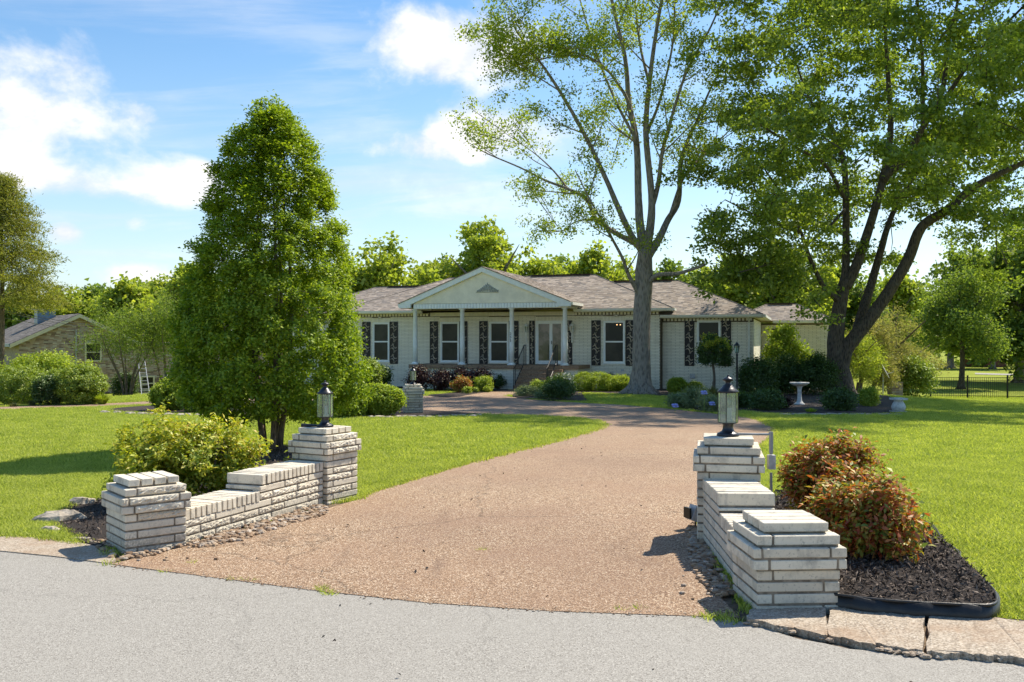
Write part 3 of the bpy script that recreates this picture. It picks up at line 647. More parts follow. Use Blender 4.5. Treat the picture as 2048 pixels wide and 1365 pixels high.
def course(root, S_, z, flip, rough, closer=False):
    """one ring of bricks round a square of side S_ centred at 0"""
    h = S_/2
    for k in range(4):
        a = k*math.pi/2; c, s_ = math.cos(a), math.sin(a)
        def P(x, y): return (c*x-s_*y, s_*x+c*y)
        ext = S_-LB-TB-JT; rg = 'y-' if k == 0 and rough else None
        if closer and ext > .03:
            cl = ext-JT; segs = [(LB, 0), (cl, LB+JT)] if flip else [(cl, 0), (LB, cl+JT)]
        else: segs = [(S_-TB-JT, 0)]
        for ln, off in segs:
            x0 = -h+off if not flip else -h+TB+JT+off; x, y = P(x0+ln/2, -h+TB/2); put_brick(root, ln, TB, HB, x, y, z, a, rg)
def pillar(center, rz, n_plain, label, ztop, rough=True, cap_axis='y', group='brick pillars along the two driveway entrances', lows=0):
    H = (n_plain+4)*(HB+JT)-JT; z0 = ztop-H
    t = thing('gate_pillar', label, 'pillar', (center[0], center[1], z0), rz, group); zz = HB/2
    core = MB(); hp = PB/2-.007; plain_h = (n_plain)*(HB+JT); core.box(-hp, hp, -hp, hp, -.25, plain_h)
    hw = .275-.007; core.box(-hw, hw, -hw, hw, plain_h+.0005, plain_h+2*(HB+JT)-JT-.003); core.box(-hp, hp, -hp, hp, plain_h+2*(HB+JT)-JT-.003, plain_h+3*(HB+JT)-JT-.003)
    hc = .19-.006; core.box(-hc, hc, -hc, hc, plain_h+3*(HB+JT)-JT-.003, plain_h+3*(HB+JT)+.03); core.obj('mortar', 'gate_mortar', t)
    for i in range(n_plain):
        course(t, PB, zz, i % 2 == 0, rough and (i in (0,) or random.random() < .45)); zz += HB+JT
    for i in range(2):
        course(t, .55, zz, i % 2 == 0, rough, True); zz += HB+JT
    course(t, PB, zz, True, rough); zz += HB+JT
    for i in range(4):
        o = (i-1.5)*(TB+JT*1.3)
        if cap_axis == 'y': put_brick(t, TB, LB, HB, o, 0, zz)
        else: put_brick(t, LB, TB, HB, 0, o, zz)
    b = MB(); q = PB/2-TB; b.box(-q, q, -q, q, zz-HB/2-JT-.02, zz-HB/2-.001); b.obj('bedding', 'gate_mortar', t)
    return t
def pc(C, th):
    c, s_ = math.cos(R(th)), math.sin(R(th)); return (C[0]+.245*(c-s_), C[1]+.245*(s_+c))
pLN = pc((-3.07, 7.34), 40); pLF = pc((-1.918, 9.6), 60); pRN = pc((1.42, 5.36), 3); pRF = pc((1.47, 7.35), -12)
pillar(pLN, R(40), 5, 'low white brick pillar without a lantern at the street end of the left gate wall', .535)
pillar(pLF, R(60), 9, 'tall white brick pillar carrying a lantern in front of the cone shaped tree', .728)
pillar(pRN, R(3), 5, 'low white brick pillar without a lantern beside the black plastic edging', .587, False, 'x')
pillar(pRF, R(-12), 9, 'tall white brick pillar carrying a lantern with a grey conduit at its side', .877, False, 'x')
PM = at(826, 24.6); pillar((PM.x, PM.y), R(12), 8, 'white brick pillar with a lantern at the hedge by the middle of the driveway', g(PM.x, PM.y)+.78, False, 'y')
PF_ = at(333, 36); pillar((PF_.x, PF_.y), R(20), 9, 'white brick pillar mostly hidden behind the clipped bush left of the cone tree', EYE-(770-HZ)/F*36, False, 'y')

def gate_wall(A, B, side, zt_low, zt_high, g0, label):
    A, B = Vector(A), Vector(B); d = B-A; L = d.length; th = math.atan2(d.y, d.x)
    t = thing('garden_wall', label, 'wall', (A.x, A.y, 0), th, 'stepped brick walls between the gate pillars'); W = .392; sg = side      # side: +1 = body to the left of A->B
    mid = L*.49; RH = .094
    core = MB()
    for x0, x1, zt in ((0, mid, zt_low), (mid+.03, L, zt_high)):
        core.box(x0, x1, *(sorted((sg*.007, sg*(W-.007)))), -.3, zt-RH-.001 if x0 == 0 else zt-RH-.001)
        n = int((x1-x0)/(HB+JT)); st = (x1-x0)/n
        core.box(x0+.004, x1-.004, *(sorted((sg*.004, sg*(W-.004)))), zt-RH, zt-.022)
        for i in range(n):
            o = put_brick(t, HB-.002, W+.012, RH-.004, x0+st*(i+.5)-(.012 if x0 and i == 0 else 0), sg*W/2, zt-RH/2+random.uniform(-.002, .002), 0)
    # stretcher courses on both faces
    for fy, rg in ((sg*TB/2, 'y-' if side > 0 else None), (sg*(W-TB/2), None)):
        k = 0; z = zt_high-RH-JT-HB/2
        while z > g0-.06:
            x0 = 0 if z+HB/2 < zt_low-RH+.012 else mid
            x = x0-(LB*.5 if k % 2 else 0)+(random.choice([0, .06]) if k % 3 == 0 else 0)
            while x < L-.02:
                a = max(x, x0); b_ = min(x+LB, L)
                if b_-a > .03: put_brick(t, b_-a, TB, HB, (a+b_)/2, fy, z, 0, rg if (rg and random.random() < .6) else None)
                x += LB+JT
            z -= HB+JT; k += 1
    # end face of the high part above the low part
    fh = zt_high-RH-JT-zt_low-.004; put_brick(t, TB, W+.006, fh, mid+TB/2+.002, sg*W/2, zt_low+.004+fh/2)
    core.obj('mortar', 'gate_mortar', t); return t
gate_wall((-2.72, 7.68), (-1.965, 9.62), 1, .25, .398, -.06, 'stepped white brick wall between the two left gate pillars in front of the yellow green bush')
gate_wall((1.445, 5.86), (1.52, 7.38), -1, .43, .563, .06, 'stepped white brick wall between the two right gate pillars beside the red leaved bushes')

# lanterns: six-sided bevelled glass on a flared bronze foot
def lantern(loc, rz, label):
    t = thing('post_lantern', label, 'lantern', loc, rz, 'glass lanterns on the brick pillars')
    b = MB(); b.lathe([(.088, 0), (.092, .008), (.086, .022), (.068, .030), (.050, .042), (.042, .060), (.040, .085), (.046, .098), (.046, .106)], 20); b.obj('foot', 'bronze', t, True)
    z0, z1, r = .107, .350, .083
    b = MB(); b.lathe([(r*.96, z0-.004), (r*.96, z0+.003)], 6, a0=0); b.lathe([(r*.98, z1), (r*.98, z1+.006)], 6)
    for k in range(6):
        a = k*math.pi/3; b.tube([(r*math.cos(a), r*math.sin(a), z0), (r*math.cos(a), r*math.sin(a), z1)], .0036, 6)
    b.obj('frame', 'bronze', t)
    for k in range(6):
        b = MB(); a0, a1 = k*math.pi/3, (k+1)*math.pi/3; p, q = Vector((r*math.cos(a0), r*math.sin(a0), 0)), Vector((r*math.cos(a1), r*math.sin(a1), 0)); p, q = p.lerp(q, .04), p.lerp(q, .96)
        b.add([p+Vector((0, 0, z0+.004)), q+Vector((0, 0, z0+.004)), q+Vector((0, 0, z1-.001)), p+Vector((0, 0, z1-.001))], [(0, 1, 2, 3)]); b.obj('glass_pane', 'lantern_glass', t)
    b = MB(); b.lathe([(.088, z1+.006), (.084, z1+.016), (.060, z1+.036), (.040, z1+.060), (.022, z1+.074), (.020, z1+.088), (.030, z1+.096), (.044, z1+.104), (.046, z1+.110), (.030, z1+.122), (.012, z1+.128), (.008, z1+.136), (.010, z1+.143), (.0, z1+.149)], 20); b.obj('roof', 'bronze', t, True)
    b = MB(); b.lathe([(.030, z0+.003), (.030, z0+.022), (.018, z0+.026), (.018, z0+.12), (.0, z0+.12)], 12, (.012, 0, 0)); b.obj('candle_tube', 'candle', t, True)
    b = MB(); b.lathe([(.0, z0+.12), (.011, z0+.13), (.016, z0+.155), (.010, z0+.185), (.0, z0+.20)], 10, (.012, 0, 0)); b.obj('bulb', 'lantern_glass', t, True)
    return t
lantern((pLF[0], pLF[1], .729), .35, 'glass lantern with bronze cap on the tall pillar by the cone tree')
lantern((pRF[0], pRF[1], .878), .12, 'glass lantern with bronze cap on the tall pillar with the grey conduit')
lantern((PM.x, PM.y, g(PM.x, PM.y)+.781), .1, 'small far lantern on the pillar at the middle hedge')
lantern((PF_.x, PF_.y, EYE-(770-HZ)/F*36+.001), .1, 'small far lantern rising behind the clipped bush left of the cone tree')
# conduit and junction box behind the right tall pillar
t = thing('electrical_box', 'grey electrical conduit and box mounted beside the right tall pillar', 'electrical box', (pRF[0]+.30, pRF[1]+.05, .45))
MB().tube([(-.22, -.02, .44), (-.05, 0, .435), (.055, 0, .435)], .010, 8).obj('conduit', 'grey_pvc', t)
MB().tube([(.065, 0, .455), (.065, 0, .30), (.065, 0, .27)], [.017, .017, .013], 10).obj('elbow', 'grey_pvc', t)
MB().box(.04, .095, -.03, .03, .15, .265).obj('box', 'steel_box', t)
MB().tube([(.065, 0, .12), (.065, 0, -.42)], .012, 8).obj('pipe', 'grey_pvc', t)
MB().tube([(-.10, 0, 0), (.1, .02, 0)], .012, 8).obj('pillar_conduit', 'grey_pvc', None) if False else None
t = thing('conduit', 'short grey conduit lying beside the foot of the left lantern', 'conduit', (pLF[0]-.22, pLF[1]-.02, .745)); MB().tube([(-.03, 0, 0), (.02, 0, 0), (.18, .01, -.002)], [.022, .02, .009], 8).obj('pipe', 'bronze', t)
# garden spotlight leaning against the right pillar
sp_ = G(1392, 1062); t = thing('spotlight', 'small grey landscape spotlight at the drive side foot of the right tall pillar', 'spotlight', (sp_.x, sp_.y+.02, sp_.z), .4)
MB().tube([(0, 0, 0), (0, 0, .16)], .008, 6).obj('stake', 'black_iron', t)
MB().prism([(-.07, .10), (.03, .06), (.06, .14), (-.02, .22)], -.05, .05).obj('lamp_head', 'steel_box', t)
MB().box(-.09, -.072, -.045, .045, .11, .2).obj('lens', 'window_glass', t)

# black plastic edging round the right bed
EP = gp([(1608, 1206), (1625, 1220), (1700, 1233), (1780, 1242), (1850, 1247), (1930, 1251), (1988, 1250), (1990, 1222), (1972, 1190), (1950, 1168), (1928, 1140), (1912, 1112), (1885, 1092), (1868, 1064), (1842, 1050), (1815, 1022), (1760, 1004), (1700, 997), (1550, 990)])
EPs = [Vector((p[0], p[1])) for p in limb_smooth([(p.x, p.y, 0) for p in EP], [1]*len(EP), 5)[0]]
b = MB(); n = len(EPs); vs = []
for i, p in enumerate(EPs):
    f = i/n; h = (.115 if f < .36 else .115-.07*ss(.36, .5, f))+.006*math.sin(i*1.3); d = (EPs[min(i+1, n-1)]-EPs[max(i-1, 0)]).normalized(); nn = Vector((-d.y, d.x))*.006
    z = g(p.x, p.y); q = p+nn*(2*math.sin(i*.9))
    for s_, zz in ((-1, -.03), (1, -.03), (1, h), (-1, h)): vs.append((q.x+nn.x*s_, q.y+nn.y*s_, z+zz))
b.add(vs, [(4*i+k, 4*i+(k+1) % 4, 4*i+4+(k+1) % 4, 4*i+4+k) for i in range(n-1) for k in range(4)]+[(0, 3, 2, 1), (4*n-4, 4*n-3, 4*n-2, 4*n-1)])
t = thing('garden_edging', 'wavy black plastic edging strip holding back the mulch of the right bed', 'edging', (EP[0].x, EP[0].y, 0)); o = b.obj('strip', 'edging_plastic', t, True); o.location = (-EP[0].x, -EP[0].y, 0)
rim = [(p.x-EP[0].x, p.y-EP[0].y, g(p.x, p.y)+(.115 if i/n < .36 else .115-.07*ss(.36, .5, i/n))) for i, p in enumerate(EPs)]; MB().tube(rim, .009, 6).obj('rolled_rim', 'edging_plastic', t, True)

# field stones
def rock(px, py, sx, sy, sz, label, rz=0.0, group=None, seg=9):
    p = G(px, py); b = MB(); b.ball((0, 0, sz*.35), 1, seg, 6, .16, (sx, sy, sz)); o = b.obj('field_stone', 'field_stone', None); o.location = p; o.rotation_euler = (0, 0, rz)
    return tag(o, label, 'stone', group)
rock(118, 1045, .24, .12, .085, 'large tan weathered stone at the lawn corner of the left mulch bed', .5, None, 12)
rock(165, 1012, .15, .08, .07, 'pale rock beside the lawn at the back of the left mulch bed', .2)
rock(100, 1068, .10, .06, .05, 'tan stone on the lawn edge between apron and large stone', -.3)
rock(165, 1083, .15, .06, .028, 'flat pale flagstone lying on the kerb apron left of the low pillar', -.15)
k = 0
SG = 'small pale stones edging the beds'
for x in range(212, 470, 24): rock(x+random.uniform(-5, 5), 828+(x-212)*.03+random.uniform(-1, 1), random.uniform(.12, .2), .10, .06, 'pale edging stone in the row before the clipped bush left of the cone tree', random.uniform(-.4, .4), SG)
for x in range(690, 965, 17): rock(x+random.uniform(-4, 4), 837-(max(0, x-850))*.03+random.uniform(-1, .8), random.uniform(.08, .17), .10, .05, 'pale edging stone in the row below the middle brick pillar', random.uniform(-.4, .4), SG)
for x in range(1570, 1800, 19): rock(x+random.uniform(-4, 4), 831.5+random.uniform(-.7, .7), random.uniform(.10, .2), .10, .045, 'pale edging stone in the row in front of the birdbath bed', random.uniform(-.4, .4), SG)
# ------------------------------------------------------------------ the main house (frame: u along the front, v into the depth, z up)
AL = R(17.5); HC, HS = math.cos(AL), math.sin(AL); HY = 45.1
def UP(px, v):
    r = (px-1024)/F; return (r*(HY+HC*v)-HS*v)/(HC+r*HS)
def HW(u, v, z=0): return Vector((HC*u+HS*v, HY-HS*u+HC*v, z))
def zp(px, py, v):
    u = UP(px, v); return EYE-(py-HZ)/F*(HY-HS*u+HC*v)
HGZ = -.85
house = thing('brick_house', 'long white brick ranch house with a columned porch and brown shingle roof', 'house', (0, HY, 0), -AL)
def hp(b, name, mat, parent=None, smooth=False, **kw): return b.obj(name, mat, house if parent is None else parent, smooth, **kw)

def brick_wall(u0, u1, v, z0, z1, holes, sgn=1, axis='u', mortar='house_mortar'):
    """mortar wall with proud courses of bricks; holes: (a0,a1,b0,b1)"""
    b = MB(); k = 0; z = z0; L, H, J, D = .392, .0575, .010, .007
    def box(a0, a1, za, zb):
        if axis == 'u': b.add([(a0, v, za), (a1, v, za), (a1, v, zb), (a0, v, zb), (a0, v-D*sgn, za), (a1, v-D*sgn, za), (a1, v-D*sgn, zb), (a0, v-D*sgn, zb)], [(4, 5, 6, 7), (0, 1, 5, 4), (1, 2, 6, 5), (2, 3, 7, 6), (3, 0, 4, 7)])
        else: b.add([(v, a0, za), (v, a1, za), (v, a1, zb), (v, a0, zb), (v+D*sgn, a0, za), (v+D*sgn, a1, za), (v+D*sgn, a1, zb), (v+D*sgn, a0, zb)], [(4, 5, 6, 7), (0, 1, 5, 4), (1, 2, 6, 5), (2, 3, 7, 6), (3, 0, 4, 7)])
    while z+H <= z1+1e-6:
        x = u0-(L*.5 if k % 2 else 0)
        while x < u1:
            segs = [(max(x, u0), min(x+L, u1))]
            for h in holes:
                if z+H > h[2]+.004 and z < h[3]-.004:
                    ns = []
                    for a, c in segs:
                        if c <= h[0] or a >= h[1]: ns.append((a, c)); continue
                        if a < h[0]: ns.append((a, h[0]))
                        if c > h[1]: ns.append((h[1], c))
                    segs = ns
            for a, c in segs:
                if c-a > .03: box(a, c, z, z+H)
            x += L+J
        z += H+J; k += 1
    return b
def wall_block(b, u0, u1, v0, v1, z0, z1): b.box(u0, u1, v0, v1, z0, z1)

EZ, WEZ = 3.03, 2.72                       # soffit heights main / wing
WIN = []                                   # (u0,u1,v, shutters)
def wu(px0, px1, v): return UP(px0, v), UP(px1, v)
VW = .5
W_ = {'w1': (*wu(745.5, 779, 0), 0, [wu(725, 741, 0), wu(780, 796, 0)]), 'w2': (*wu(881, 918.5, 0), 0, [wu(860, 876, 0), wu(919.5, 935, 0)]),
      'w3': (*wu(979, 1017.5, 0), 0, [wu(959, 975.5, 0), wu(1019, 1037, 0)]), 'w4': (*wu(1207, 1250, 0), 0, [wu(1183, 1201.5, 0), wu(1251.5, 1270, 0)]),
      'w5': (*wu(1394, 1441, VW), VW, [wu(1369.5, 1388.5, VW), wu(1443, 1462, VW)])}
WZ0, WZ1 = .59, 2.60
DU0, DU1 = UP(1071.5, 0), UP(1128, 0); DZ0, DZ1 = .535, 2.63
holes_m = [(w[0], w[1], WZ0, WZ1) for k, w in W_.items() if k != 'w5']+[(DU0, DU1, DZ0-.1, DZ1)]
soldier = [(w[0]-.04, w[1]+.04, WZ1+.003, WZ1+.225) for k, w in W_.items() if k != 'w5']+[(DU0, DU1, DZ1+.003, DZ1+.2)]
sills = [(w[0]-.04, w[1]+.04, WZ0-.095, WZ0-.004) for k, w in W_.items() if k != 'w5']
UL, UR, UWR = -8.9, 7.2, UP(1507, VW)
hp(MB().box(UL, UR, .012, 8.2, HGZ, EZ+.05), 'wall', 'house_mortar')
hp(brick_wall(UL, UR, .012, HGZ, EZ-.16, holes_m+soldier+sills), 'brick_courses', 'house_brick', kind='stuff')
hp(MB().box(UR+.001, UWR, VW+.012, 8.1, HGZ, WEZ+.05), 'wall', 'house_mortar')
w5 = W_['w5']
hp(brick_wall(UR+.05, UWR, VW+.012, HGZ, WEZ-.14, [(w5[0], w5[1], WZ0, WZ1), (w5[0]-.04, w5[1]+.04, WZ1+.003, 2.66), (w5[0]-.04, w5[1]+.04, WZ0-.095, WZ0-.004)]), 'brick_courses', 'house_brick', kind='stuff')
hp(brick_wall(VW, 8.1, UWR, HGZ, WEZ-.06, [], 1, 'v'), 'brick_courses', 'house_brick', kind='stuff')
# soldier bricks over openings, rowlock sills, dentil course
b = MB()
for (a, c, z0, z1) in soldier+[(w5[0]-.04, w5[1]+.04, WZ1+.003, 2.66)]:
    v = VW if a > UR else 0; n = int((c-a)/.0675)
    for i in range(n): b.box(a+(c-a)*i/n+.005, a+(c-a)*(i+1)/n-.005, v-.004, v+.02, z0, z1)
for (a, c, z0, z1) in sills+[(w5[0]-.04, w5[1]+.04, WZ0-.095, WZ0-.004)]:
    v = VW if a > UR else 0; n = int((c-a)/.0675)
    for i in range(n): b.box(a+(c-a)*i/n+.005, a+(c-a)*(i+1)/n-.005, v-.03, v+.02, z0, z1)
hp(b, 'soldier_course', 'house_brick', kind='stuff')
b = MB()
for a, c, v, z in ((UL, -4.35, 0, EZ), (UP(1150, 0), UR, 0, EZ), (UR+.1, UWR, VW, WEZ)):
    n = int((c-a)/.165)
    for i in range(n): b.box(a+(c-a)*i/n, a+(c-a)*i/n+.105, v-.045, v+.02, z-.135, z-.02)
    b.box(a, c, v-.05, v+.02, z-.018, z)
hp(b, 'dentil_course', 'house_brick', kind='stuff')
b = MB(); a, c = -4.3, UP(1150, 0)-.02; n = int((c-a)/.0675)
for i in range(n): b.box(a+(c-a)*i/n+.005, a+(c-a)*(i+1)/n-.005, -.012, .02, EZ-.15, EZ+.04)
hp(b, 'soldier_course', 'house_brick', kind='stuff')

def window(u0, u1, v, z0=WZ0, z1=WZ1):
    fr = MB(); t_ = .06
    for x0, x1, a, c in ((u0, u0+t_, z0, z1), (u1-t_, u1, z0, z1), (u0+t_, u1-t_, z0, z0+t_*1.1), (u0+t_, u1-t_, z1-t_, z1)): fr.box(x0, x1, v-.028, v+.03, a, c)
    fr.box(u0-.03, u1+.03, v-.06, v-.0285, z0-.012, z0+.03)
    w = hp(fr, 'window', 'window_vinyl'); zm = (z0+z1)/2+.02
    for a, c, d in ((z0+t_*1.1+.001, zm, -.008), (zm+.001, z1-t_-.001, .004)):
        s_ = MB(); q = .034; x0, x1 = u0+t_+.001, u1-t_-.001
        for p in ((x0, x0+q, a, c), (x1-q, x1, a, c), (x0+q, x1-q, a, a+q), (x0+q, x1-q, c-q, c)): s_.box(p[0], p[1], v+d-.008, v+d+.012, p[2], p[3])
        o = s_.obj('sash', 'window_vinyl', w)
        MB().box(x0+q, x1-q, v+d+.001, v+d+.006, a+q, c-q).obj('glass_pane', 'window_glass', w)
    return w
for w in W_.values(): window(w[0], w[1], w[2])
def shutter(a, c, v, z0, z1):
    b = MB(); b.box(a, c, v-.022, v-.0, z0, z1); q = .028
    for p in ((a, a+q, z0, z1), (c-q, c, z0, z1), (a+q, c-q, z0, z0+q), (a+q, c-q, z1-q, z1)): b.box(p[0], p[1], v-.036, v-.0225, p[2], p[3])
    sh = hp(b, 'shutter', 'shutter_black'); sc = MB(); cx = (a+c)/2; hw = (c-a)/2-.045; H = (z1-z0)
    for k in range(4):
        zc = z0+H*(k+.5)/4; r = H/8
        for s_ in (-1, 1):
            P1 = [(cx+s_*hw*.05, v-.03, zc+s_*r*.9), (cx-s_*hw*.12, v-.032, zc+s_*r*.45), (cx+s_*hw*.25, v-.034, zc+s_*r*.05), (cx+s_*hw*.75, v-.032, zc+s_*r*.02), (cx+s_*hw*.95, v-.03, zc+s_*r*.2)]
            q1, _ = limb_smooth(P1, [1]*5, 3); n = len(q1); sc.tube(q1, [.008+.020*math.sin(math.pi*min(1, i/n+.05)) for i in range(n)], 5)
            P2 = [(cx+s_*hw*.95, v-.03, zc-s_*r*.35), (cx+s_*hw*.45, v-.032, zc-s_*r*.55), (cx+s_*hw*.3, v-.03, zc-s_*r*.9)]
            q2, _ = limb_smooth(P2, [1]*3, 3); n = len(q2); sc.tube(q2, [.006+.014*math.sin(math.pi*min(1, i/n+.05)) for i in range(n)], 5)
    sc.obj('scrollwork', 'shutter_scroll', sh)
for w in W_.values():
    for a, c in w[3]: shutter(a, c, w[2]-.004, .49, 2.63)
for a, c in (wu(1059, 1069.5, 0), wu(1131, 1144.5, 0)): shutter(a, c, -.004, .535, 2.63)
# storm doors
b = MB(); zt = DZ1; um = (DU0+DU1)/2+.06
for p in ((DU0, DU0+.07, DZ0, zt), (DU1-.07, DU1, DZ0, zt), (DU0+.07, DU1-.07, zt-.07, zt), (DU0+.07, DU1-.07, DZ0, DZ0+.04)): b.box(p[0], p[1], -.03, .03, p[2], p[3])
hp(b, 'door_frame', 'window_vinyl')
for x0, x1 in ((DU0+.072, um-.002), (um+.002, DU1-.072)):
    b = MB(); q = .07
    for p in ((x0, x0+q, DZ0+.042, zt-.072), (x1-q, x1, DZ0+.042, zt-.072), (x0+q, x1-q, DZ0+.042, DZ0+.17), (x0+q, x1-q, zt-.15, zt-.072)): b.box(p[0], p[1], -.018, .018, p[2], p[3])
    d = hp(b, 'door', 'window_vinyl'); MB().box(x0+q, x1-q, -.003, .003, DZ0+.17, zt-.15).obj('glass_pane', 'door_glass', d)
    if x0 > um-.5 and x0 > um: MB().box(x0+.02, x0+.045, -.05, -.019, 1.5, 1.66).obj('handle', 'black_iron', d)
# porch: slab, foundation, steps, rails, columns
PV = -2.25
SU0, SU1 = UP(818, PV), UP(1158, PV)
hp(MB().box(SU0, SU1, PV-.04, .0, .36, .53), 'porch_slab', 'porch_slab')
hp(MB().box(SU0+.08, SU1-.08, PV+.07, .0, HGZ, .358), 'foundation', 'house_mortar')
hp(brick_wall(SU0+.08, SU1-.08, PV+.07, HGZ+.0, .355, []), 'brick_courses', 'house_brick', kind='stuff')
hp(brick_wall(PV+.08, -.01, SU1-.08, HGZ+.0, .355, [], 1, 'v'), 'brick_courses', 'house_brick', kind='stuff')
TU0, TU1 = UP(1046, PV), UP(1128, PV)
nst = 6; rz_ = (.53-(-.50))/nst
for i in range(1, nst):
    z1 = .53-rz_*i; v1 = PV-.04-.001-.30*(i-1)
    b = MB(); b.box(TU0, TU1, v1-.30, v1, HGZ, z1-.03); b.box(TU0, TU1, v1-.325, v1-.0, z1-.0295, z1); hp(b, 'step', 'porch_slab')
for u in (TU0+.06, UP(1112, PV)):
    r_ = MB(); vb = PV-.04-.30*(nst-1)+.1; zb = -.36
    r_.tube([(u, PV+.25, .53), (u, PV+.25, 1.46)], .024, 6); r_.tube([(u, PV-.02, .53), (u, PV-.02, 1.46)], .024, 6); r_.tube([(u, vb, zb-.05), (u, vb, zb+.86)], .024, 6); r_.tube([(u, vb-.22, zb-.1), (u, vb-.22, zb+.80)], .018, 6)
    r_.tube([(u, PV+.25, 1.46), (u, PV-.02, 1.46), (u, vb, zb+.86), (u, vb-.22, zb+.80)], .022, 6); r_.tube([(u, PV-.02, .62), (u, vb, zb+.1)], .022, 5)
    for k in range(1, 12):
        f = k/12; v = PV-.02+(vb-PV+.02)*f; za = .62+(zb+.1-.62)*f; zc_ = 1.46+(zb+.86-1.46)*f; r_.tube([(u, v, za), (u, v, zc_)], .008, 5)
    hp(r_, 'handrail', 'black_iron')
CVv = PV+.22
for k, px in enumerate((830.5, 924.5, 1023.5, 1130)):
    u = UP(px, CVv); b = MB(); b.box(u-.17, u+.17, CVv-.17, CVv+.17, .531, .585); b.lathe([(.155, .586), (.15, .62), (.122, .64)], 20, (u, CVv, 0))
    b.lathe([(.118, .64), (.117, 1.5), (.10, 3.10), (.11, 3.105), (.115, 3.13)], 20, (u, CVv, 0)); b.box(u-.13, u+.13, CVv-.13, CVv+.13, 3.131, 3.17)
    o = hp(b, 'porch_column', 'column_paint', None, True)
    if k == 2:
        for j, ch in enumerate('255'):
            cu = bpy.data.curves.new('house_number', 'FONT'); cu.body = ch; cu.size = .17; cu.extrude = .004; cu.align_x = 'CENTER'
            tmp = bpy.data.objects.new('tmp', cu); COL.objects.link(tmp); dg = bpy.context.evaluated_depsgraph_get(); me = bpy.data.meshes.new_from_object(tmp.evaluated_get(dg)); bpy.data.objects.remove(tmp)
            me.materials.clear(); me.materials.append(M['black_iron']); q = link('house_number', me, o, (u-.02, CVv-.125, 1.93-j*.155)); q.rotation_euler = (R(90), 0, 0)
# entablature, gable
GV = PV; GU0, GU1, GUa = -4.97, 3.52, -.75; GEZ, GAZ = 3.45, 5.13
pu0, pu1 = UP(826, GV), UP(1136, GV)
hp(MB().box(pu0, pu1, GV+.08, CVv+.14, 3.172, 3.43), 'porch_beam', 'stucco')
for u in (pu0, pu1-.22): hp(MB().box(u, u+.22, CVv+.141, -.06, 3.172, 3.42), 'porch_beam', 'stucco')
hp(MB().box(pu0+.22, pu1-.22, CVv+.141, -.02, 3.30, 3.33), 'porch_ceiling', 'soffit')
b = MB(); n = 50
for i in range(n): b.box(pu0+(pu1-pu0)*i/n+.007, pu0+(pu1-pu0)*(i+1)/n-.007, GV+.04, GV+.079, 3.19, 3.41)
hp(b, 'soldier_course', 'column_paint', kind='stuff'); hp(MB().box(pu0+.003, pu1-.003, GV+.0792, GV+.0798, 3.185, 3.42), 'mortar', 'house_mortar')
hp(MB().prism([(GU0+.3, 3.431), (GU1-.3, 3.431), (GUa, GAZ-.18)], GV+.06, GV+.2), 'gable_face', 'stucco')
sl = (GAZ-GEZ)/(GUa-GU0)
for s_, ue in ((-1, GU0), (1, GU1)):
    hp(MB().prism([(ue, GEZ-.03), (GUa, GAZ-.03), (GUa, GAZ-.26), (ue+(-s_)*.62, GEZ-.26+.62*sl-.04), (ue+(-s_)*.62, GEZ-.22), (ue, GEZ-.22)][::(1 if s_ < 0 else -1)], GV-.09, GV+.045), 'rake_fascia', 'column_paint')
    hp(MB().prism([(ue, GEZ-.045), (GUa, GAZ-.045), (GUa, GAZ-.09), (ue, GEZ-.09)][::(1 if s_ < 0 else -1)], GV+.046, 1.2), 'roof_board', 'white_trim')
    hp(MB().box(min(ue, ue-s_*.55), max(ue, ue-s_*.55), GV+.046, -.5, GEZ-.22, GEZ-.19), 'soffit', 'soffit')
    hp(MB().box(ue-.045 if s_ < 0 else ue+.002, ue-.002 if s_ < 0 else ue+.09, GV-.05, -.2, GEZ-.16, GEZ-.03), 'gutter', 'white_trim')
# plaster ornament
b = MB(); ox, oz = UP(974, GV), zp(974, 584, GV)
for k in range(-6, 7):
    hgt = .38*(1-abs(k)/6.5)**1.1+.05; x = ox+k*.082
    b.ball((x, GV+.055, oz+hgt*.5), 1, 8, 5, .12, (.045, .03, hgt*.5)); b.ball((x+.02, GV+.05, oz+hgt*.75), .04, 7, 5, .1)
b.box(ox-.56, ox+.56, GV+.03, GV+.065, oz-.03, oz); hp(b, 'gable_ornament', 'grey_ornament', None, True)

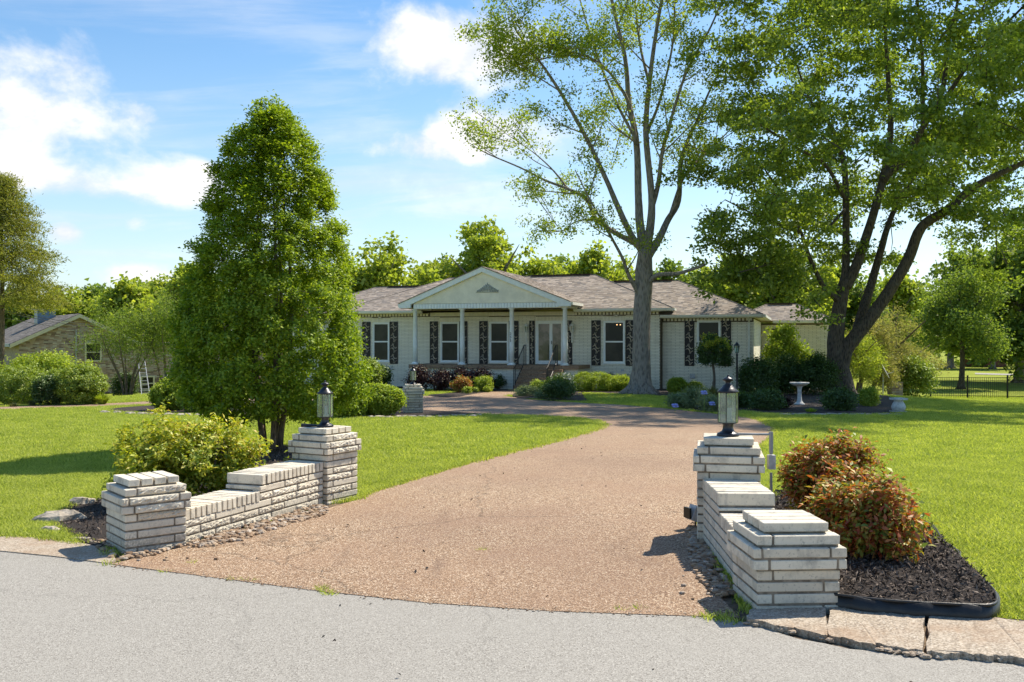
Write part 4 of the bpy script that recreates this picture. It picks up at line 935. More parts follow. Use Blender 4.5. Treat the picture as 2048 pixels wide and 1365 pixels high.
# roofs with real shingle tabs
def shingles(A, B, C, D, mat='shingle', name='roof', expo=.14, wid=.25, backing=True, parent=None):
    """A-B eave (left to right seen from outside), D-C the top edge above it (C above B)"""
    A, B, C, D = map(Vector, (A, B, C, D)); e = (B-A).normalized(); nrm = (B-A).cross(D-A).normalized()
    if nrm.z < 0: nrm = -nrm
    up = nrm.cross(e); up = up if up.z > 0 else -up; H = (D-A).dot(up)
    xa, xb, xc, xd = 0.0, (B-A).dot(e), (C-A).dot(e), (D-A).dot(e); b = MB(); rows = max(1, int(H/expo)); ex = H/rows
    bk_ = MB(); bk_.add([A-nrm*.03, B-nrm*.03, C-nrm*.03, D-nrm*.03, A-nrm*.002, B-nrm*.002, C-nrm*.002, D-nrm*.002], [(3, 2, 1, 0), (4, 5, 6, 7), (0, 1, 5, 4), (1, 2, 6, 5), (2, 3, 7, 6), (3, 0, 4, 7)])
    rf = bk_.obj(name, mat, parent or house)
    for r in range(rows):
        t0, t1 = r*ex, (r+1)*ex; f = (t0+t1)/2/H; x0 = xa+(xd-xa)*f; x1 = xb+(xc-xb)*f; x = x0-random.uniform(0, wid)
        while x < x1:
            w = wid*random.choice([.7, 1, 1.2, .5]); a, c = max(x, x0), min(x+w, x1); h = random.choice([.008, .012, .017])
            if c-a > .02:
                p = [A+e*a+up*t0, A+e*c+up*t0, A+e*c+up*t1, A+e*a+up*t1]
                b.add([p[0], p[1], p[0]+nrm*h, p[1]+nrm*h, p[2]+nrm*.003, p[3]+nrm*.003], [(0, 1, 3, 2), (2, 3, 4, 5)])
            x += w
    b.obj('shingle_courses', mat, rf, kind='stuff'); return rf
def plainroof(pts, mat='shingle'):
    b = MB(); n = len(pts); b.add([Vector(p)+Vector((0, 0, -.03)) for p in pts]+[Vector(p) for p in pts], [tuple(range(n-1, -1, -1)), tuple(range(n, 2*n))]+[(i, (i+1) % n, (i+1) % n+n, i+n) for i in range(n)]); return hp(b, 'roof', mat)
def hiproof(u0, u1, v0, v1, ez, rz, front=True, left=True, right=True, ul=None, ur=None):
    """hip roof; ul/ur: ridge ends (default 45 degree hips)"""
    s_ = (v1-v0)/2; a = u0+s_ if ul is None else ul; c = u1-s_ if ur is None else ur; vm = (v0+v1)/2
    shingles((u0, v0, ez), (u1, v0, ez), (c, vm, rz), (a, vm, rz))
    plainroof([(u1, v1, ez), (u0, v1, ez), (a, vm, rz), (c, vm, rz)])
    if left: plainroof([(u0, v1, ez), (u0, v0, ez), (a, vm, rz)])
    if right: shingles((u1, v0, ez), (u1, v1, ez), (c, vm, rz), (c, vm, rz))
    for p, q in (((a, vm, rz+.008), (c, vm, rz+.008)), ((u1, v0, ez), (c, vm, rz)))+((((u0, v0, ez), (a, vm, rz)),) if left else ()):
        hp(MB().tube([Vector(p)+Vector((0, 0, .01)), Vector(q)+Vector((0, 0, .01))], .028, 5), 'ridge_cap', 'shingle')
    return a, c, vm
RZ = 5.07
hiproof(-9.4, 7.85, -.5, 8.7, 3.17, RZ)
hiproof(3.0, 11.82, 0.0, 8.6, 2.86, 4.70, True, False, True, 3.3)
hiproof(-14.2, -1.5, 2.0, 10.0, 3.1, 4.76)
hiproof(9.6, 15.2, 8.0, 12.0, 2.74, 3.66)
# ridge vents
for u0, u1, v, z in ((-.2, 3.0, 4.1, RZ+.03), (-9.4, -6.4, 6.0, 4.79), (4.2, 7.2, 4.3, 4.73), (11.7, 13.0, 10.0, 3.69)): hp(MB().box(u0, u1, v-.11, v+.11, z, z+.05), 'ridge_vent', 'near_black')
# porch gable roof slopes
vb = 3.9
shingles((GU1, vb, GEZ), (GU1, GV-.12, GEZ), (GUa, GV-.12, GAZ), (GUa, vb, GAZ)); shingles((GU0, GV-.12, GEZ), (GU0, vb, GEZ), (GUa, vb, GAZ), (GUa, GV-.12, GAZ))
# eaves: fascia gutters and soffits
def eave(u0, u1, v, zt, vw):
    b = MB(); b.prism([(0, 0), (.10, 0), (.12, .05), (.12, .115), (.105, .115), (.10, .03), (0, .03)], u0, u1, Matrix(((0, 1, 0, 0), (-1, 0, 0, v+.0), (0, 0, 1, zt-.125), (0, 0, 0, 1))))
    hp(b, 'gutter', 'white_trim'); hp(MB().box(u0, u1, v+.002, v+.03, zt-.15, zt-.035), 'fascia', 'white_trim'); hp(MB().box(u0, u1, v+.031, vw, zt-.15, zt-.13), 'soffit', 'soffit')
eave(-9.35, GU0+.45, -.5, 3.17, -.001); eave(GU1-.3, 7.8, -.5, 3.17, -.001); eave(UR+.02, 11.8, 0, 2.86, VW+.01); eave(12.0, 15.1, 8.0, 2.74, 8.4)
for u0, v0, v1, z in ((7.80, -.5, .1, 3.17), (11.78, 0.0, 8.0, 2.86)):
    b = MB(); b.box(u0+.045, u0+.15, v0-.08, v1, z-.125, z-.012); hp(b, 'gutter', 'white_trim'); hp(MB().box(u0+.01, u0+.04, v0, v1, z-.15, z-.03), 'fascia', 'white_trim')
hp(MB().box(UWR+.002, 11.785, .03, 8.0, 2.71, 2.73), 'soffit', 'soffit'); hp(MB().box(UR+.002, 7.80, -.47, .5, 3.02, 3.04), 'soffit', 'near_black')  # second piece: shade under the main eave end put into a near-black colour
hp(MB().box(10.5, 15.0, 8.41, 11.8, -1.6, 2.6), 'wall', 'house_mortar'); hp(brick_wall(UWR+.02, 15.0, 8.41, -1.2, 2.55, []), 'brick_courses', 'house_brick', kind='stuff'); hp(MB().box(11.9, 12.5, 8.38, 8.40, 1.7, 2.3), 'window', 'window_glass')
# left rear block wall
hp(MB().box(-13.7, -8.9, 2.5, 9.5, HGZ, 3.0), 'wall', 'house_mortar'); hp(brick_wall(-13.7, -8.92, 2.5, HGZ, 3.0, []), 'brick_courses', 'house_brick', kind='stuff')
# downspout, vent pipe, meter box
u = UP(1499, VW)-.02; b = MB(); b.box(u-.045, u+.045, VW-.09, VW-.02, HGZ, 2.55); b.tube([(u, -.02, 2.74), (u, VW-.055, 2.52)], .05, 4); hp(b, 'downspout', 'white_trim')
b = MB(); u, v = UP(1603, 9.0), 9.0; b.tube([(u, v, 3.1), (u, v, 3.52)], .06, 8); b.box(u-.1, u+.1, v-.1, v+.1, 3.05, 3.2); hp(b, 'vent_pipe', 'near_black')
u0, u1 = UP(1380, VW), UP(1390, VW); hp(MB().box(u0, u1, VW-.09, VW+.004, zp(1385, 757, VW), zp(1385, 748, VW)), 'meter_box', 'steel_box')
for px, v, py in ((1245, 0, 741), (783, 0, 738)): u = UP(px, v); z = zp(px, py, v); hp(MB().box(u-.07, u+.07, v-.02, v+.004, z-.05, z+.05), 'wall_vent', 'steel_box')
u, z = UP(1102, -1.2), 3.29; b = MB(); b.lathe([(.0, -.09), (.04, -.06), (.07, 0)], 10, (u, -1.2, z)); hp(b, 'porch_light', 'bronze')
for px, v in ((760, -.03), (1232, -.03)):   # eave floodlights
    u = UP(px, v); b = MB()
    for s_ in (-1, 1): b.tube([(u, v, 2.87), (u+s_*.09, v-.06, 2.80)], [.02, .045], 8)
    hp(b, 'floodlight', 'white_trim')
# chandelier bulbs behind the right window
for dx in (0, .16):
    u = UP(1234, -.002)+dx; MB().ball((u, .0, 0), .024, 8, 6).obj('bulb', 'warm_bulb', house).location = (0, -.012, zp(1234, 650, 0))
# wall lanterns by the door: post hung white coach lanterns
for px, lab in ((1052.5, 'white coach lantern on the wall left of the storm doors'), (1144, 'white coach lantern on the wall right of the storm doors')):
    u = UP(px, -.15); p = HW(u, -.15); t = thing('wall_lantern', lab, 'lantern', (p.x, p.y, 2.02), -AL, 'coach lanterns beside the front door')
    b = MB(); b.tube([(0, 0, -.45), (0, 0, .02)], .035, 8); b.tube([(0, 0, -.1), (0, .16, -.1)], .014, 6); b.tube([(0, 0, -.35), (0, .16, -.35)], .014, 6); b.obj('bracket', 'white_trim', t)
    b = MB(); b.lathe([(.05, .02), (.055, .04)], 6)
    for k in range(6):
        a = k*math.pi/3; b.tube([(.055*math.cos(a), .055*math.sin(a), .04), (.13*math.cos(a), .13*math.sin(a), .34)], .018, 5)
    b.lathe([(.155, .34), (.14, .36), (.05, .46), (.02, .48), (.015, .53), (.0, .54)], 6); b.obj('frame', 'white_trim', t)
    b = MB(); vs = [(r*math.cos(k*math.pi/3), r*math.sin(k*math.pi/3), z) for r, z in ((.053, .045), (.117, .335)) for k in range(6)]; b.add(vs, [(k, (k+1) % 6, (k+1) % 6+6, k+6) for k in range(6)]); b.obj('glass', 'lantern_glass', t)

# ------------------------------------------------------------------ neighbour's house on the left
nb = at(33, 55); BA = R(38)
neigh = thing('neighbour_house', 'brown brick gabled house with grey roof behind the left bushes', 'house', (nb.x, nb.y, -1.65), BA)
def nbq(b, name, mat, parent=None, **kw): return b.obj(name, mat, parent or neigh, **kw)
NW, NE, NR = 7.0, 3.3, 5.0
nbq(MB().prism([(.2, 0), (NW-.2, 0), (NW-.2, NE-.12), (NW/2, NR-.22), (.2, NE-.12)], .35, 14), 'wall', 'brown_mortar')
b = MB(); z = 0; k = 0
while z < NR-.4:
    lo = .2 if z < NE-.15 else .2+(z-NE+.15)*(NW/2-.2)/(NR-NE); hi = NW-lo; x = lo-(.12 if k % 2 else 0)
    while x < hi:
        a, c = max(x, lo), min(x+.235, hi)
        if c-a > .03 and not (3.85 < (a+c)/2 < 4.85 and 1.95 < z < 3.2): b.add([(a, .35, z), (c, .35, z), (c, .35, z+.07), (a, .35, z+.07), (a, .342, z), (c, .342, z), (c, .342, z+.07), (a, .342, z+.07)], [(4, 5, 6, 7), (2, 3, 7, 6), (0, 1, 5, 4)])
        x += .245
    z += .08; k += 1
nbq(b, 'brick_courses', 'brown_brick', kind='stuff')
for s_ in (0, 1):
    xa = -.35 if s_ == 0 else NW+.35; zz = NE-.35*(NR-NE)/(NW/2)
    if s_ == 0: shingles((xa, 14.3, zz), (xa, 0, zz), (NW/2, 0, NR), (NW/2, 14.3, NR), 'dark_shingle', 'roof', .2, .45, True, neigh)
    else: shingles((xa, 0, zz), (xa, 14.3, zz), (NW/2, 14.3, NR), (NW/2, 0, NR), 'dark_shingle', 'roof', .2, .45, True, neigh)
    P = [(xa, zz-.03), (NW/2, NR-.03), (NW/2, NR-.25), (xa, zz-.25)]; nbq(MB().prism(P if s_ == 0 else P[::-1], -.03, .04), 'rake_fascia', 'soffit')
nbq(MB().box(-.4, -.3, 0, 14.2, NE-.35, NE-.15), 'gutter', 'blue_metal')
for x0, x1, z0, z1 in ((3.85, 4.85, 2.0, 3.2), (7.2, 8.1, .05, 1.05)):
    b = MB(); q = .1
    for p in ((x0, x0+q, z0, z1), (x1-q, x1, z0, z1), (x0+q, x1-q, z0, z0+q), (x0+q, x1-q, z1-q, z1), (x0+q, x1-q, (z0+z1)/2-.03, (z0+z1)/2+.03)): b.box(p[0], p[1], .27, .36, p[2], p[3])
    w = nbq(b, 'window', 'soffit'); MB().box(x0+q, x1-q, .335, .345, z0+q, z1-q).obj('glass_pane', 'window_glass', w)
nbq(MB().box(2.2, 3.3, 5.6, 6.6, NR-.6, NR+.35), 'chimney', 'blue_metal'); nbq(MB().box(2.05, 3.45, 5.45, 6.75, NR+.351, NR+.42), 'chimney_cap', 'aluminium')
nbq(MB().tube([(3.35, .30, 1.3), (3.35, .30, 4.0)], .05, 8), 'service_mast', 'aluminium')
nbq(MB().box(NW-.19, NW+9, .38, 13, 0, 3.0), 'wall', 'brown_mortar'); nbq(brick_wall(NW-.15, NW+9, .379, 0, 3.0, [(7.2, 8.1, .05, 1.05)]), 'brick_courses', 'brown_brick', kind='stuff'); plain_n = nbq(MB().prism([(NW+.2, 3.01), (NW+9.3, 3.01), (NW+9.3, 3.2), (NW+.2, 3.2)], .1, 13), 'roof', 'dark_shingle')
# ladder leaning on the neighbour's wall
lp = at(292, 54, 795); lt = at(283, 55.5, 722); t = thing('ladder', 'aluminium ladder leaning on the brown brick house', 'ladder', lp)
d = lt-lp; sd = Vector((.2, .1, 0))
for s_ in (-1, 1): MB().tube([sd*s_, d+sd*s_*.8], .03, 5).obj('rail', 'aluminium', t)
for k in range(1, 9): MB().tube([d*(k/9)-sd*.95, d*(k/9)+sd*.95], .02, 5).obj('rung', 'aluminium', t)
# overhead wires
for y0, y1, wl in ((612, 660, 'uppermost'), (615, 668, 'middle'), (627, 672, 'lowest')):
    A, B = at(-40, 46, y0), at(376, 58, y1); t = tag(MB().tube([A.lerp(B, k/10)-Vector((0, 0, .35*math.sin(math.pi*k/10))) for k in range(11)], .018, 4).obj('utility_wire', 'wire', None), wl+' of the three thin wires crossing before the brown house', 'wire', 'service wires to the brown house')
# ------------------------------------------------------------------ trees with their limbs
def make_tree(name, label, base, limbs, mat_bark, clump_pts, per, spread, L, W, leafm, twig=.02, group=None, up=.0, flare=1.9, seg=12, flat=.75, kindname='crown'):
    """limbs: list of ([points], [radii]); clump_pts around wood"""
    t = thing(name, label, 'tree', base, 0, group); B = Vector(base); tb = MB(); nodes = []
    for k, (pts, rad) in enumerate(limbs):
        q, r = limb_smooth(pts, rad, 5)
        if k == 0:
            r = [rr*(1+(flare-1)*math.exp(-max(0, (p.z-B.z))/.38)) for p, rr in zip(q, r)]
        q = [Vector(p)-B for p in q]; tb.tube(q, r, seg if r[0] > .12 else 7, True, .05 if k == 0 else .03); nodes += q[(8 if k == 0 else 1):]
    if flare > 1.2:   # buttress roots
        r0 = limbs[0][1][0]
        for k in range(7):
            a = k*.9+random.uniform(-.2, .2); rr = r0*flare
            tb.tube([(math.cos(a)*r0*.5, math.sin(a)*r0*.5, .55), (math.cos(a)*rr*.75, math.sin(a)*rr*.75, .16), (math.cos(a)*rr*1.35, math.sin(a)*rr*1.35, -.05)], [r0*.35, r0*.34, r0*.18], 6)
    o = tb.obj('trunk', mat_bark, t, True)
    C = [Vector(p)-B for p in clump_pts]
    if twig: twig_net(C, nodes, twig).obj('branches', mat_bark, t, True)['kind'] = 'stuff'
    P = clumps([tuple(c) for c in C], per, spread, flat); o = link(kindname, leaf_mesh(kindname, P, L, W, leafm, up), t); o['kind'] = 'stuff'; return t
def PL(l, d0, dd=0.0):
    """polyline through photograph points, moving from depth d0 by dd"""
    n = len(l); return [at(p[0], d0+dd*(i/(n-1))**1.2, p[1]) for i, p in enumerate(l)]
def rad(n, a, b): return [a+(b-a)*(i/(n-1))**.8 for i in range(n)]

# the oak before the house
D = 37.5; OL = []
def addl(store, l, r0, r1, dd, d0=None):
    P = PL(l, D if d0 is None else d0, dd); store.append((P, rad(len(P), r0, r1)))
addl(OL, [(1280, 790), (1282, 740), (1283, 650), (1287, 580), (1288, 545), (1290, 500)], .37, .31, 0)
OL[0] = (OL[0][0], [.40, .36, .345, .36, .36, .26])
addl(OL, [(1289, 510), (1280, 450), (1277, 400), (1273, 287), (1258, 205), (1250, 115), (1225, 8), (1205, -120), (1195, -220)], .21, .03, 1.0)
addl(OL, [(1290, 515), (1301, 450), (1303, 390), (1292, 267), (1299, 164), (1316, 41), (1335, -60), (1350, -200)], .20, .03, -1.2)
addl(OL, [(1302, 420), (1316, 370), (1324, 308), (1340, 246), (1373, 144), (1422, 53), (1460, -40)], .12, .025, -2.2)
addl(OL, [(1292, 520), (1318, 478), (1336, 440), (1357, 402), (1361, 330), (1376, 280), (1394, 242), (1425, 170), (1470, 90)], .18, .025, 2.0)
addl(OL, [(1340, 432), (1370, 350), (1420, 300), (1470, 250)], .08, .02, 3.0)
addl(OL, [(1288, 508), (1262, 470), (1234, 410), (1213, 361), (1176, 283), (1135, 209), (1094, 144), (1053, 90), (1028, 53), (1022, 15)], .15, .018, -2.2)
addl(OL, [(1272, 290), (1258, 210), (1238, 172), (1209, 135), (1168, 111), (1106, 98), (1053, 88)], .09, .018, -1.5)
addl(OL, [(1176, 112), (1120, 112), (1074, 121), (1012, 133)], .04, .01, -.5, D-1)
addl(OL, [(1286, 505), (1271, 488), (1234, 468), (1193, 439), (1172, 398), (1135, 378), (1090, 361), (1041, 336), (971, 306), (932, 282)], .14, .012, 1.5)
addl(OL, [(1135, 378), (1106, 341), (1065, 304), (1016, 271)], .05, .012, 1.0, D+.9)
addl(OL, [(1195, 437), (1150, 444), (1128, 462), (1105, 442)], .035, .01, .4, D+.6)
addl(OL, [(1284, 596), (1273, 580), (1256, 548), (1244, 515), (1209, 451), (1180, 400), (1150, 340)], .12, .02, -1.6)
addl(OL, [(1288, 585), (1300, 562), (1318, 550), (1352, 548), (1378, 541), (1410, 530)], .13, .05, -1.5)
addl(OL, [(1272, 280), (1230, 200), (1190, 100), (1160, 0), (1140, -80)], .07, .02, 2.5)
addl(OL, [(1299, 170), (1280, 90), (1270, 0), (1265, -120)], .07, .02, 2.0)
addl(OL, [(1292, 270), (1320, 200), (1345, 90), (1350, 0), (1360, -100)], .07, .02, -3)
ob = Vector(OL[0][0][0]); oc = []; sub = []
for k, (P, r_) in enumerate(OL[1:]):
    q, rr = limb_smooth(P, r_, 5); n = len(q); cnt = 0 if k == 12 else (5 if k in (8, 9, 10, 11) else 10)
    for _ in range(cnt):
        j = int(n*random.uniform(.30, .98)); j = min(n-2, j); p = q[j]; d = (q[j+1]-q[j]).normalized(); o = Vector((random.gauss(0, 1), random.gauss(-.15, 1.1), random.gauss(.25, .5))).normalized()
        ln = random.uniform(1.3, 3.0); e = (d*.7+o).normalized(); m1 = p+e*ln*.5; m2 = p+e*ln+Vector((0, 0, random.uniform(-.1, .4)))
        if m2.z < 4.2: continue
        sub.append(([p, m1, m2], [min(.035, rr[j]*.5), .02, .006]))
        for f in (.35, .55, .72, .88, 1.0):
            if random.random() < .9: oc.append(p.lerp(m2, f)+Vector((random.gauss(0, .28), random.gauss(0, .28), random.gauss(0, .22))))
OL += sub
make_tree('oak_tree', 'tall oak with sparse yellow green spring leaves and a grey trunk before the house', ob, OL, 'oak_bark', oc, 96, .23, .115, .07, 'oak_leaf', .012, None, .0, 1.75, 14)

# the maple on the right
D = 38; ML = []
addl(ML, [(1683, 800), (1680, 760), (1672, 700), (1674, 650), (1682, 600), (1690, 560)], .50, .30, 0)
ML[0] = (ML[0][0], [.52, .46, .36, .31, .27, .22])
addl(ML, [(1680, 605), (1664, 590), (1645, 570), (1620, 517), (1600, 460), (1570, 400), (1530, 340)], .15, .03, -2)
addl(ML, [(1688, 575), (1692, 520), (1691, 369), (1683, 308), (1660, 250), (1620, 200), (1590, 120)], .20, .03, 2)
addl(ML, [(1690, 575), (1712, 533), (1740, 451), (1765, 361), (1781, 267), (1777, 164), (1771, 74), (1765, -40)], .25, .05, 0)
addl(ML, [(1765, 361), (1785, 340), (1810, 320), (1847, 254), (1884, 185), (1896, 82), (1912, 20), (1930, -80)], .20, .04, -2)
addl(ML, [(1847, 256), (1845, 190), (1845, 123), (1835, 0), (1830, -80)], .11, .04, -1)
addl(ML, [(1680, 770), (1690, 705), (1712, 672), (1738, 640), (1778, 583), (1815, 522), (1843, 455), (1892, 422), (1945, 377), (2007, 344), (2060, 320), (2160, 270)], .44, .06, -2)
ML[-1] = (ML[-1][0], [.26, .30, .29, .26, .24, .22, .20, .18, .15, .12, .09, .05])
addl(ML, [(1714, 668), (1728, 615), (1742, 570), (1762, 500), (1775, 455), (1794, 410), (1830, 350), (1870, 280)], .24, .06, 2.5)
addl(ML, [(1870, 240), (1892, 197), (1933, 135), (1974, 86), (2048, 12), (2120, -60)], .12, .03, -1, 36.5)
addl(ML, [(1600, 465), (1560, 450), (1510, 430), (1450, 400)], .07, .02, -1.5, 36.4)
addl(ML, [(1691, 400), (1650, 330), (1600, 300), (1520, 250), (1460, 220)], .09, .02, -3)
addl(ML, [(1892, 422), (1930, 440), (1980, 430), (2050, 440)], .08, .02, 2, 37)
addl(ML, [(1690, 420), (1640, 470), (1560, 520), (1480, 545)], .07, .02, -4)
mb_ = Vector(ML[0][0][0]); mc = []; boughs = []
cx, cy, cz = 15.4, 36.5, 11.8
while len(boughs) < 225:
    v = rng.normal(size=3); v /= np.linalg.norm(v); r = rng.uniform(.12, 1.0)**.5
    p = Vector((cx+v[0]*10.0*r, cy+v[1]*9.2*r, cz+v[2]*10.2*r)); px = 1024+p.x/p.y*F; py = HZ-(p.z-EYE)/p.y*F
    lowlim = 600 if 1430 < px < 1660 else (545 if px < 1790 else (500 if px < 1960 else 575))
    if px < 1400+max(0, 90-abs(py-330)*.2) or py > lowlim: continue
    if 1640 < px < 1840 and py > 440 and (p.y < 38 or random.random() < .5): continue
    if px < 2400 and p.y < 33.5 and random.random() < .4: continue
    if any((p-q).length < 1.0 for q in boughs): continue
    boughs.append(p)
for _ in range(16):
    px, py, d_ = random.uniform(1405, 1640), random.uniform(90, 590), random.uniform(33, 40); boughs.append(at(px, d_, py))
for _ in range(12):
    px, py, d_ = random.uniform(1800, 2080), random.uniform(60, 440), random.uniform(34, 41); boughs.append(at(px, d_, py))
for _ in range(36):   # the crown's high front, above the picture, that shades the lawn
    boughs.append(Vector((random.uniform(11, 25), random.uniform(28.5, 36), random.uniform(14, 20))))
for p in boughs:
    o = Vector((p.x-13.6, p.y-38, 0)); o = o.normalized() if o.length > .1 else Vector((1, 0, 0)); sd = Vector((-o.y, o.x, 0))
    for k in range(random.randint(5, 8)):
        u_, w_ = random.gauss(0, .75), random.gauss(0, .5); mc.append(p+o*u_+sd*w_+Vector((0, 0, random.gauss(0, .30)-abs(u_)*.22)))
make_tree('maple_tree', 'large dark green maple with forking black trunks behind the birdbath', mb_, ML, 'maple_bark', mc, 100, .25, .17, .105, 'maple_leaf', .022, None, .0, 1.5, 14, .55)

# the cone-shaped holly by the gate
CX, CY = -3.83, 14.7; CG = g(CX, CY)
prof = [(5.50, .03), (5.36, .20), (5.15, .40), (4.69, .68), (4.3, .86), (3.9, .96), (3.5, 1.08), (3.1, 1.20), (2.7, 1.28), (2.3, 1.35), (1.5, 1.44), (1.03, 1.46), (.75, 1.33), (.52, 1.0), (.40, .72)]
pz = np.array([p[0] for p in prof])[::-1]; pr = np.array([p[1] for p in prof])[::-1]
def rprof(z): return float(np.interp(z, pz, pr))
hc = []
while len(hc) < 1300:
    z = random.uniform(.40, 5.45); r0 = rprof(z)
    if random.random() > r0/1.5: continue
    a = random.uniform(0, 6.28); k = 1+.04*math.sin(3*a+z*2.1)+.035*math.sin(7*a-z*5)+.03*math.sin(11*z+5*a); rr = r0*k*random.uniform(.74, 1.0)**.8
    hc.append((rr*math.cos(a), rr*math.sin(a), z-CG))
for _ in range(420):
    z = random.uniform(.5, 5.2); r0 = rprof(z)*random.uniform(.2, .75); a = random.uniform(0, 6.28); hc.append((r0*math.cos(a), r0*math.sin(a), z-CG))
t = thing('holly_tree', 'tall cone shaped green holly tree rising behind the left gate wall', 'tree', (CX, CY, CG))
b = MB()
for k in range(5):
    a = k*1.3; x, y = .13*math.cos(a), .13*math.sin(a)
    b.tube([(x, y, -.05), (x*1.3, y*1.3, .35), (x*2.2, y*2.0, 1.2), (x*2.6, y*2.4, 2.6), (x*1.2, y*1.2, 4.4)], [.055, .045, .04, .03, .01], 7, True, .06)
b.obj('trunk', 'thin_bark', t, True)
nodes = [(.13*math.cos(a)*2, .13*math.sin(a)*2, z) for z in np.arange(.4, 5.2, .12) for a in (0, 2, 4)]
twig_net([Vector(p) for p in hc[::3]], nodes, .008).obj('branches', 'thin_bark', t, True)['kind'] = 'stuff'
P = clumps(hc, 90, .062, .8); me = leaf_mesh('crown', P, .060, .030, 'holly_leaf', .45, (0, 0, 1.8)); o = link('crown', me, t); o['kind'] = 'stuff'

# trees of the background
def bg_tree(px, py_top, wpx, d, mat, label, name='broadleaf_tree', group='trees beyond the houses', bark='oak_bark', base_py=None, L=.44, W=.30, n=150, per=62, hfac=.62, twig=.03, lobes=6, cat='tree', spread=.40, low=None):
    s_ = F/d; x = (px-1024)/s_; zt = EYE+(HZ-py_top)/s_; zb = g(x, d); R0 = wpx/2/s_*(1.22 if d > 70 else 1); Hh = zt-zb; ch = min(Hh*hfac, R0*2.1); zc = zt-ch/2
    if low is not None: zc = (zt+zb+low)/2; ch = zt-zb-low
    C = []
    lobes = int(lobes*2.2)
    for k in range(lobes):
        a = random.uniform(0, 6.28); q = random.uniform(.15, .78); c = (x+math.cos(a)*R0*q, d+math.sin(a)*R0*q, zc+random.uniform(-.34, .34*(1.15-q))*ch); rr = random.uniform(.24, .40)
        if k == 0: c = (x, d, zt-ch*.26); rr = .42
        C += shell_clumps(c, (R0*rr, R0*rr, ch*.5*rr*1.05), int(n/lobes), .55, -.8, .12)
    b0 = Vector((x, d, zb)); limbs = [([b0, b0+Vector((.1, 0, Hh*.3)), b0+Vector((-.1, .1, Hh*.6)), b0+Vector((0, 0, Hh*.88))], [max(.12, R0*.07), R0*.055, R0*.035, .03])]
    for k in range(5):
        a = k*1.3; limbs.append(([b0+Vector((0, 0, Hh*(.28+.06*k))), b0+Vector((math.cos(a)*R0*.35, math.sin(a)*R0*.35, Hh*(.42+.06*k))), b0+Vector((math.cos(a)*R0*.7, math.sin(a)*R0*.7, Hh*(.55+.06*k)))], [R0*.03, R0*.02, .02]))
    t = make_tree(name, label, b0, limbs, bark, C, per, spread, L, W, mat, twig, group, .0, 1.3, 8); t['category'] = cat; return t
for a in [
    (125, 565, 130, 92, 'bright_tree_leaf', 'bright green tree rising over the grey roof of the brown house'),
    (250, 552, 110, 84, 'bright_tree_leaf', 'bright rounded tree behind the crape myrtle left of the holly'),
    (190, 566, 110, 98, 'deep_tree_leaf', 'duller green tree between the two bright ones left of the holly'),
    (318, 556, 100, 90, 'bright_tree_leaf', 'light green tree just left of the lower crown of the holly'),
    (385, 512, 110, 76, 'bright_tree_leaf', 'taller green tree peeking out from the left edge of the holly'),
    (40, 575, 120, 100, 'deep_tree_leaf', 'dark green tree behind the far left conifer'),
    (760, 462, 195, 80, 'bright_tree_leaf', 'wide bright yellow green tree behind the left roof beside the holly'),
    (690, 500, 120, 88, 'bright_tree_leaf', 'bright green tree partly covered by the right edge of the holly'),
    (850, 530, 110, 74, 'bright_tree_leaf', 'low bright yellow green tree behind the left slope of the porch gable'),
    (985, 432, 265, 88, 'bright_tree_leaf', 'tallest broad tree above the porch gable'),
    (1075, 505, 150, 78, 'bright_tree_leaf', 'bright tree behind the right slope of the porch gable'),
    (1190, 486, 160, 84, 'bright_tree_leaf', 'bright tree behind the roof just left of the oak trunk'),
    (1340, 520, 170, 82, 'deep_tree_leaf', 'green tree behind the roof just right of the oak trunk'),
    (1450, 500, 190, 84, 'bright_tree_leaf', 'light green tree behind the right wing of the house'),
    (1570, 490, 190, 78, 'bright_tree_leaf', 'light green tree behind the small rear roof'),
    (1690, 520, 150, 90, 'deep_tree_leaf', 'green tree seen between the maple trunks'),
    (1790, 545, 110, 95, 'bright_tree_leaf', 'pale green tree seen right of the maple trunks'),
    (620, 520, 150, 96, 'bright_tree_leaf', 'bright green tree directly behind the holly'),
    (905, 500, 130, 98, 'deep_tree_leaf', 'duller green tree between the wide bright tree and the tallest one'),
    (1130, 500, 120, 104, 'deep_tree_leaf', 'duller green tree seen between two bright ones behind the right roof'),
    (1262, 505, 150, 100, 'bright_tree_leaf', 'pale green tree directly behind the oak trunk'),
    (1395, 530, 120, 100, 'bright_tree_leaf', 'pale green tree between the oak and the maple crown'),
    (2040, 405, 250, 74, 'deep_tree_leaf', 'tall green tree at the right end of the black fence'),
    (2130, 380, 240, 70, 'bright_tree_leaf', 'bright leafed tree reaching in at the far right'),
    (1985, 560, 120, 110, 'deep_tree_leaf', 'dark distant tree beyond the lane on the right'),
    (1900, 585, 170, 112, 'deep_tree_leaf', 'small distant dark tree behind the tan weeping shrub'),
]: bg_tree(a[0], a[1], a[2], a[3], a[4], a[5], n=330 if a[2] > 150 else 215, low=1.0)
bg_tree(1922, 530, 175, 64, 'deep_tree_leaf', 'round green tree with dark trunk standing beyond the black fence', 'lawn_tree', None, 'maple_bark', n=210, per=80, L=.2, W=.13, spread=.45, low=1.9, lobes=8)
# distant wood that closes the horizon
C = []
for _ in range(1500):
    x = random.uniform(-95, 110); y = 128+random.uniform(-8, 14); h = 9.5+2.2*math.sin(x*.13)+1.8*math.sin(x*.37+1); C.append((x, y, g(x, y)+random.uniform(.1, 1)*h))
tag(link('distant_woods', leaf_mesh('distant_woods', clumps(C, 30, 1.2), .85, .6, 'deep_tree_leaf', 0), None, kind='stuff'), 'hazy band of distant woods closing the view behind the houses', 'woods')

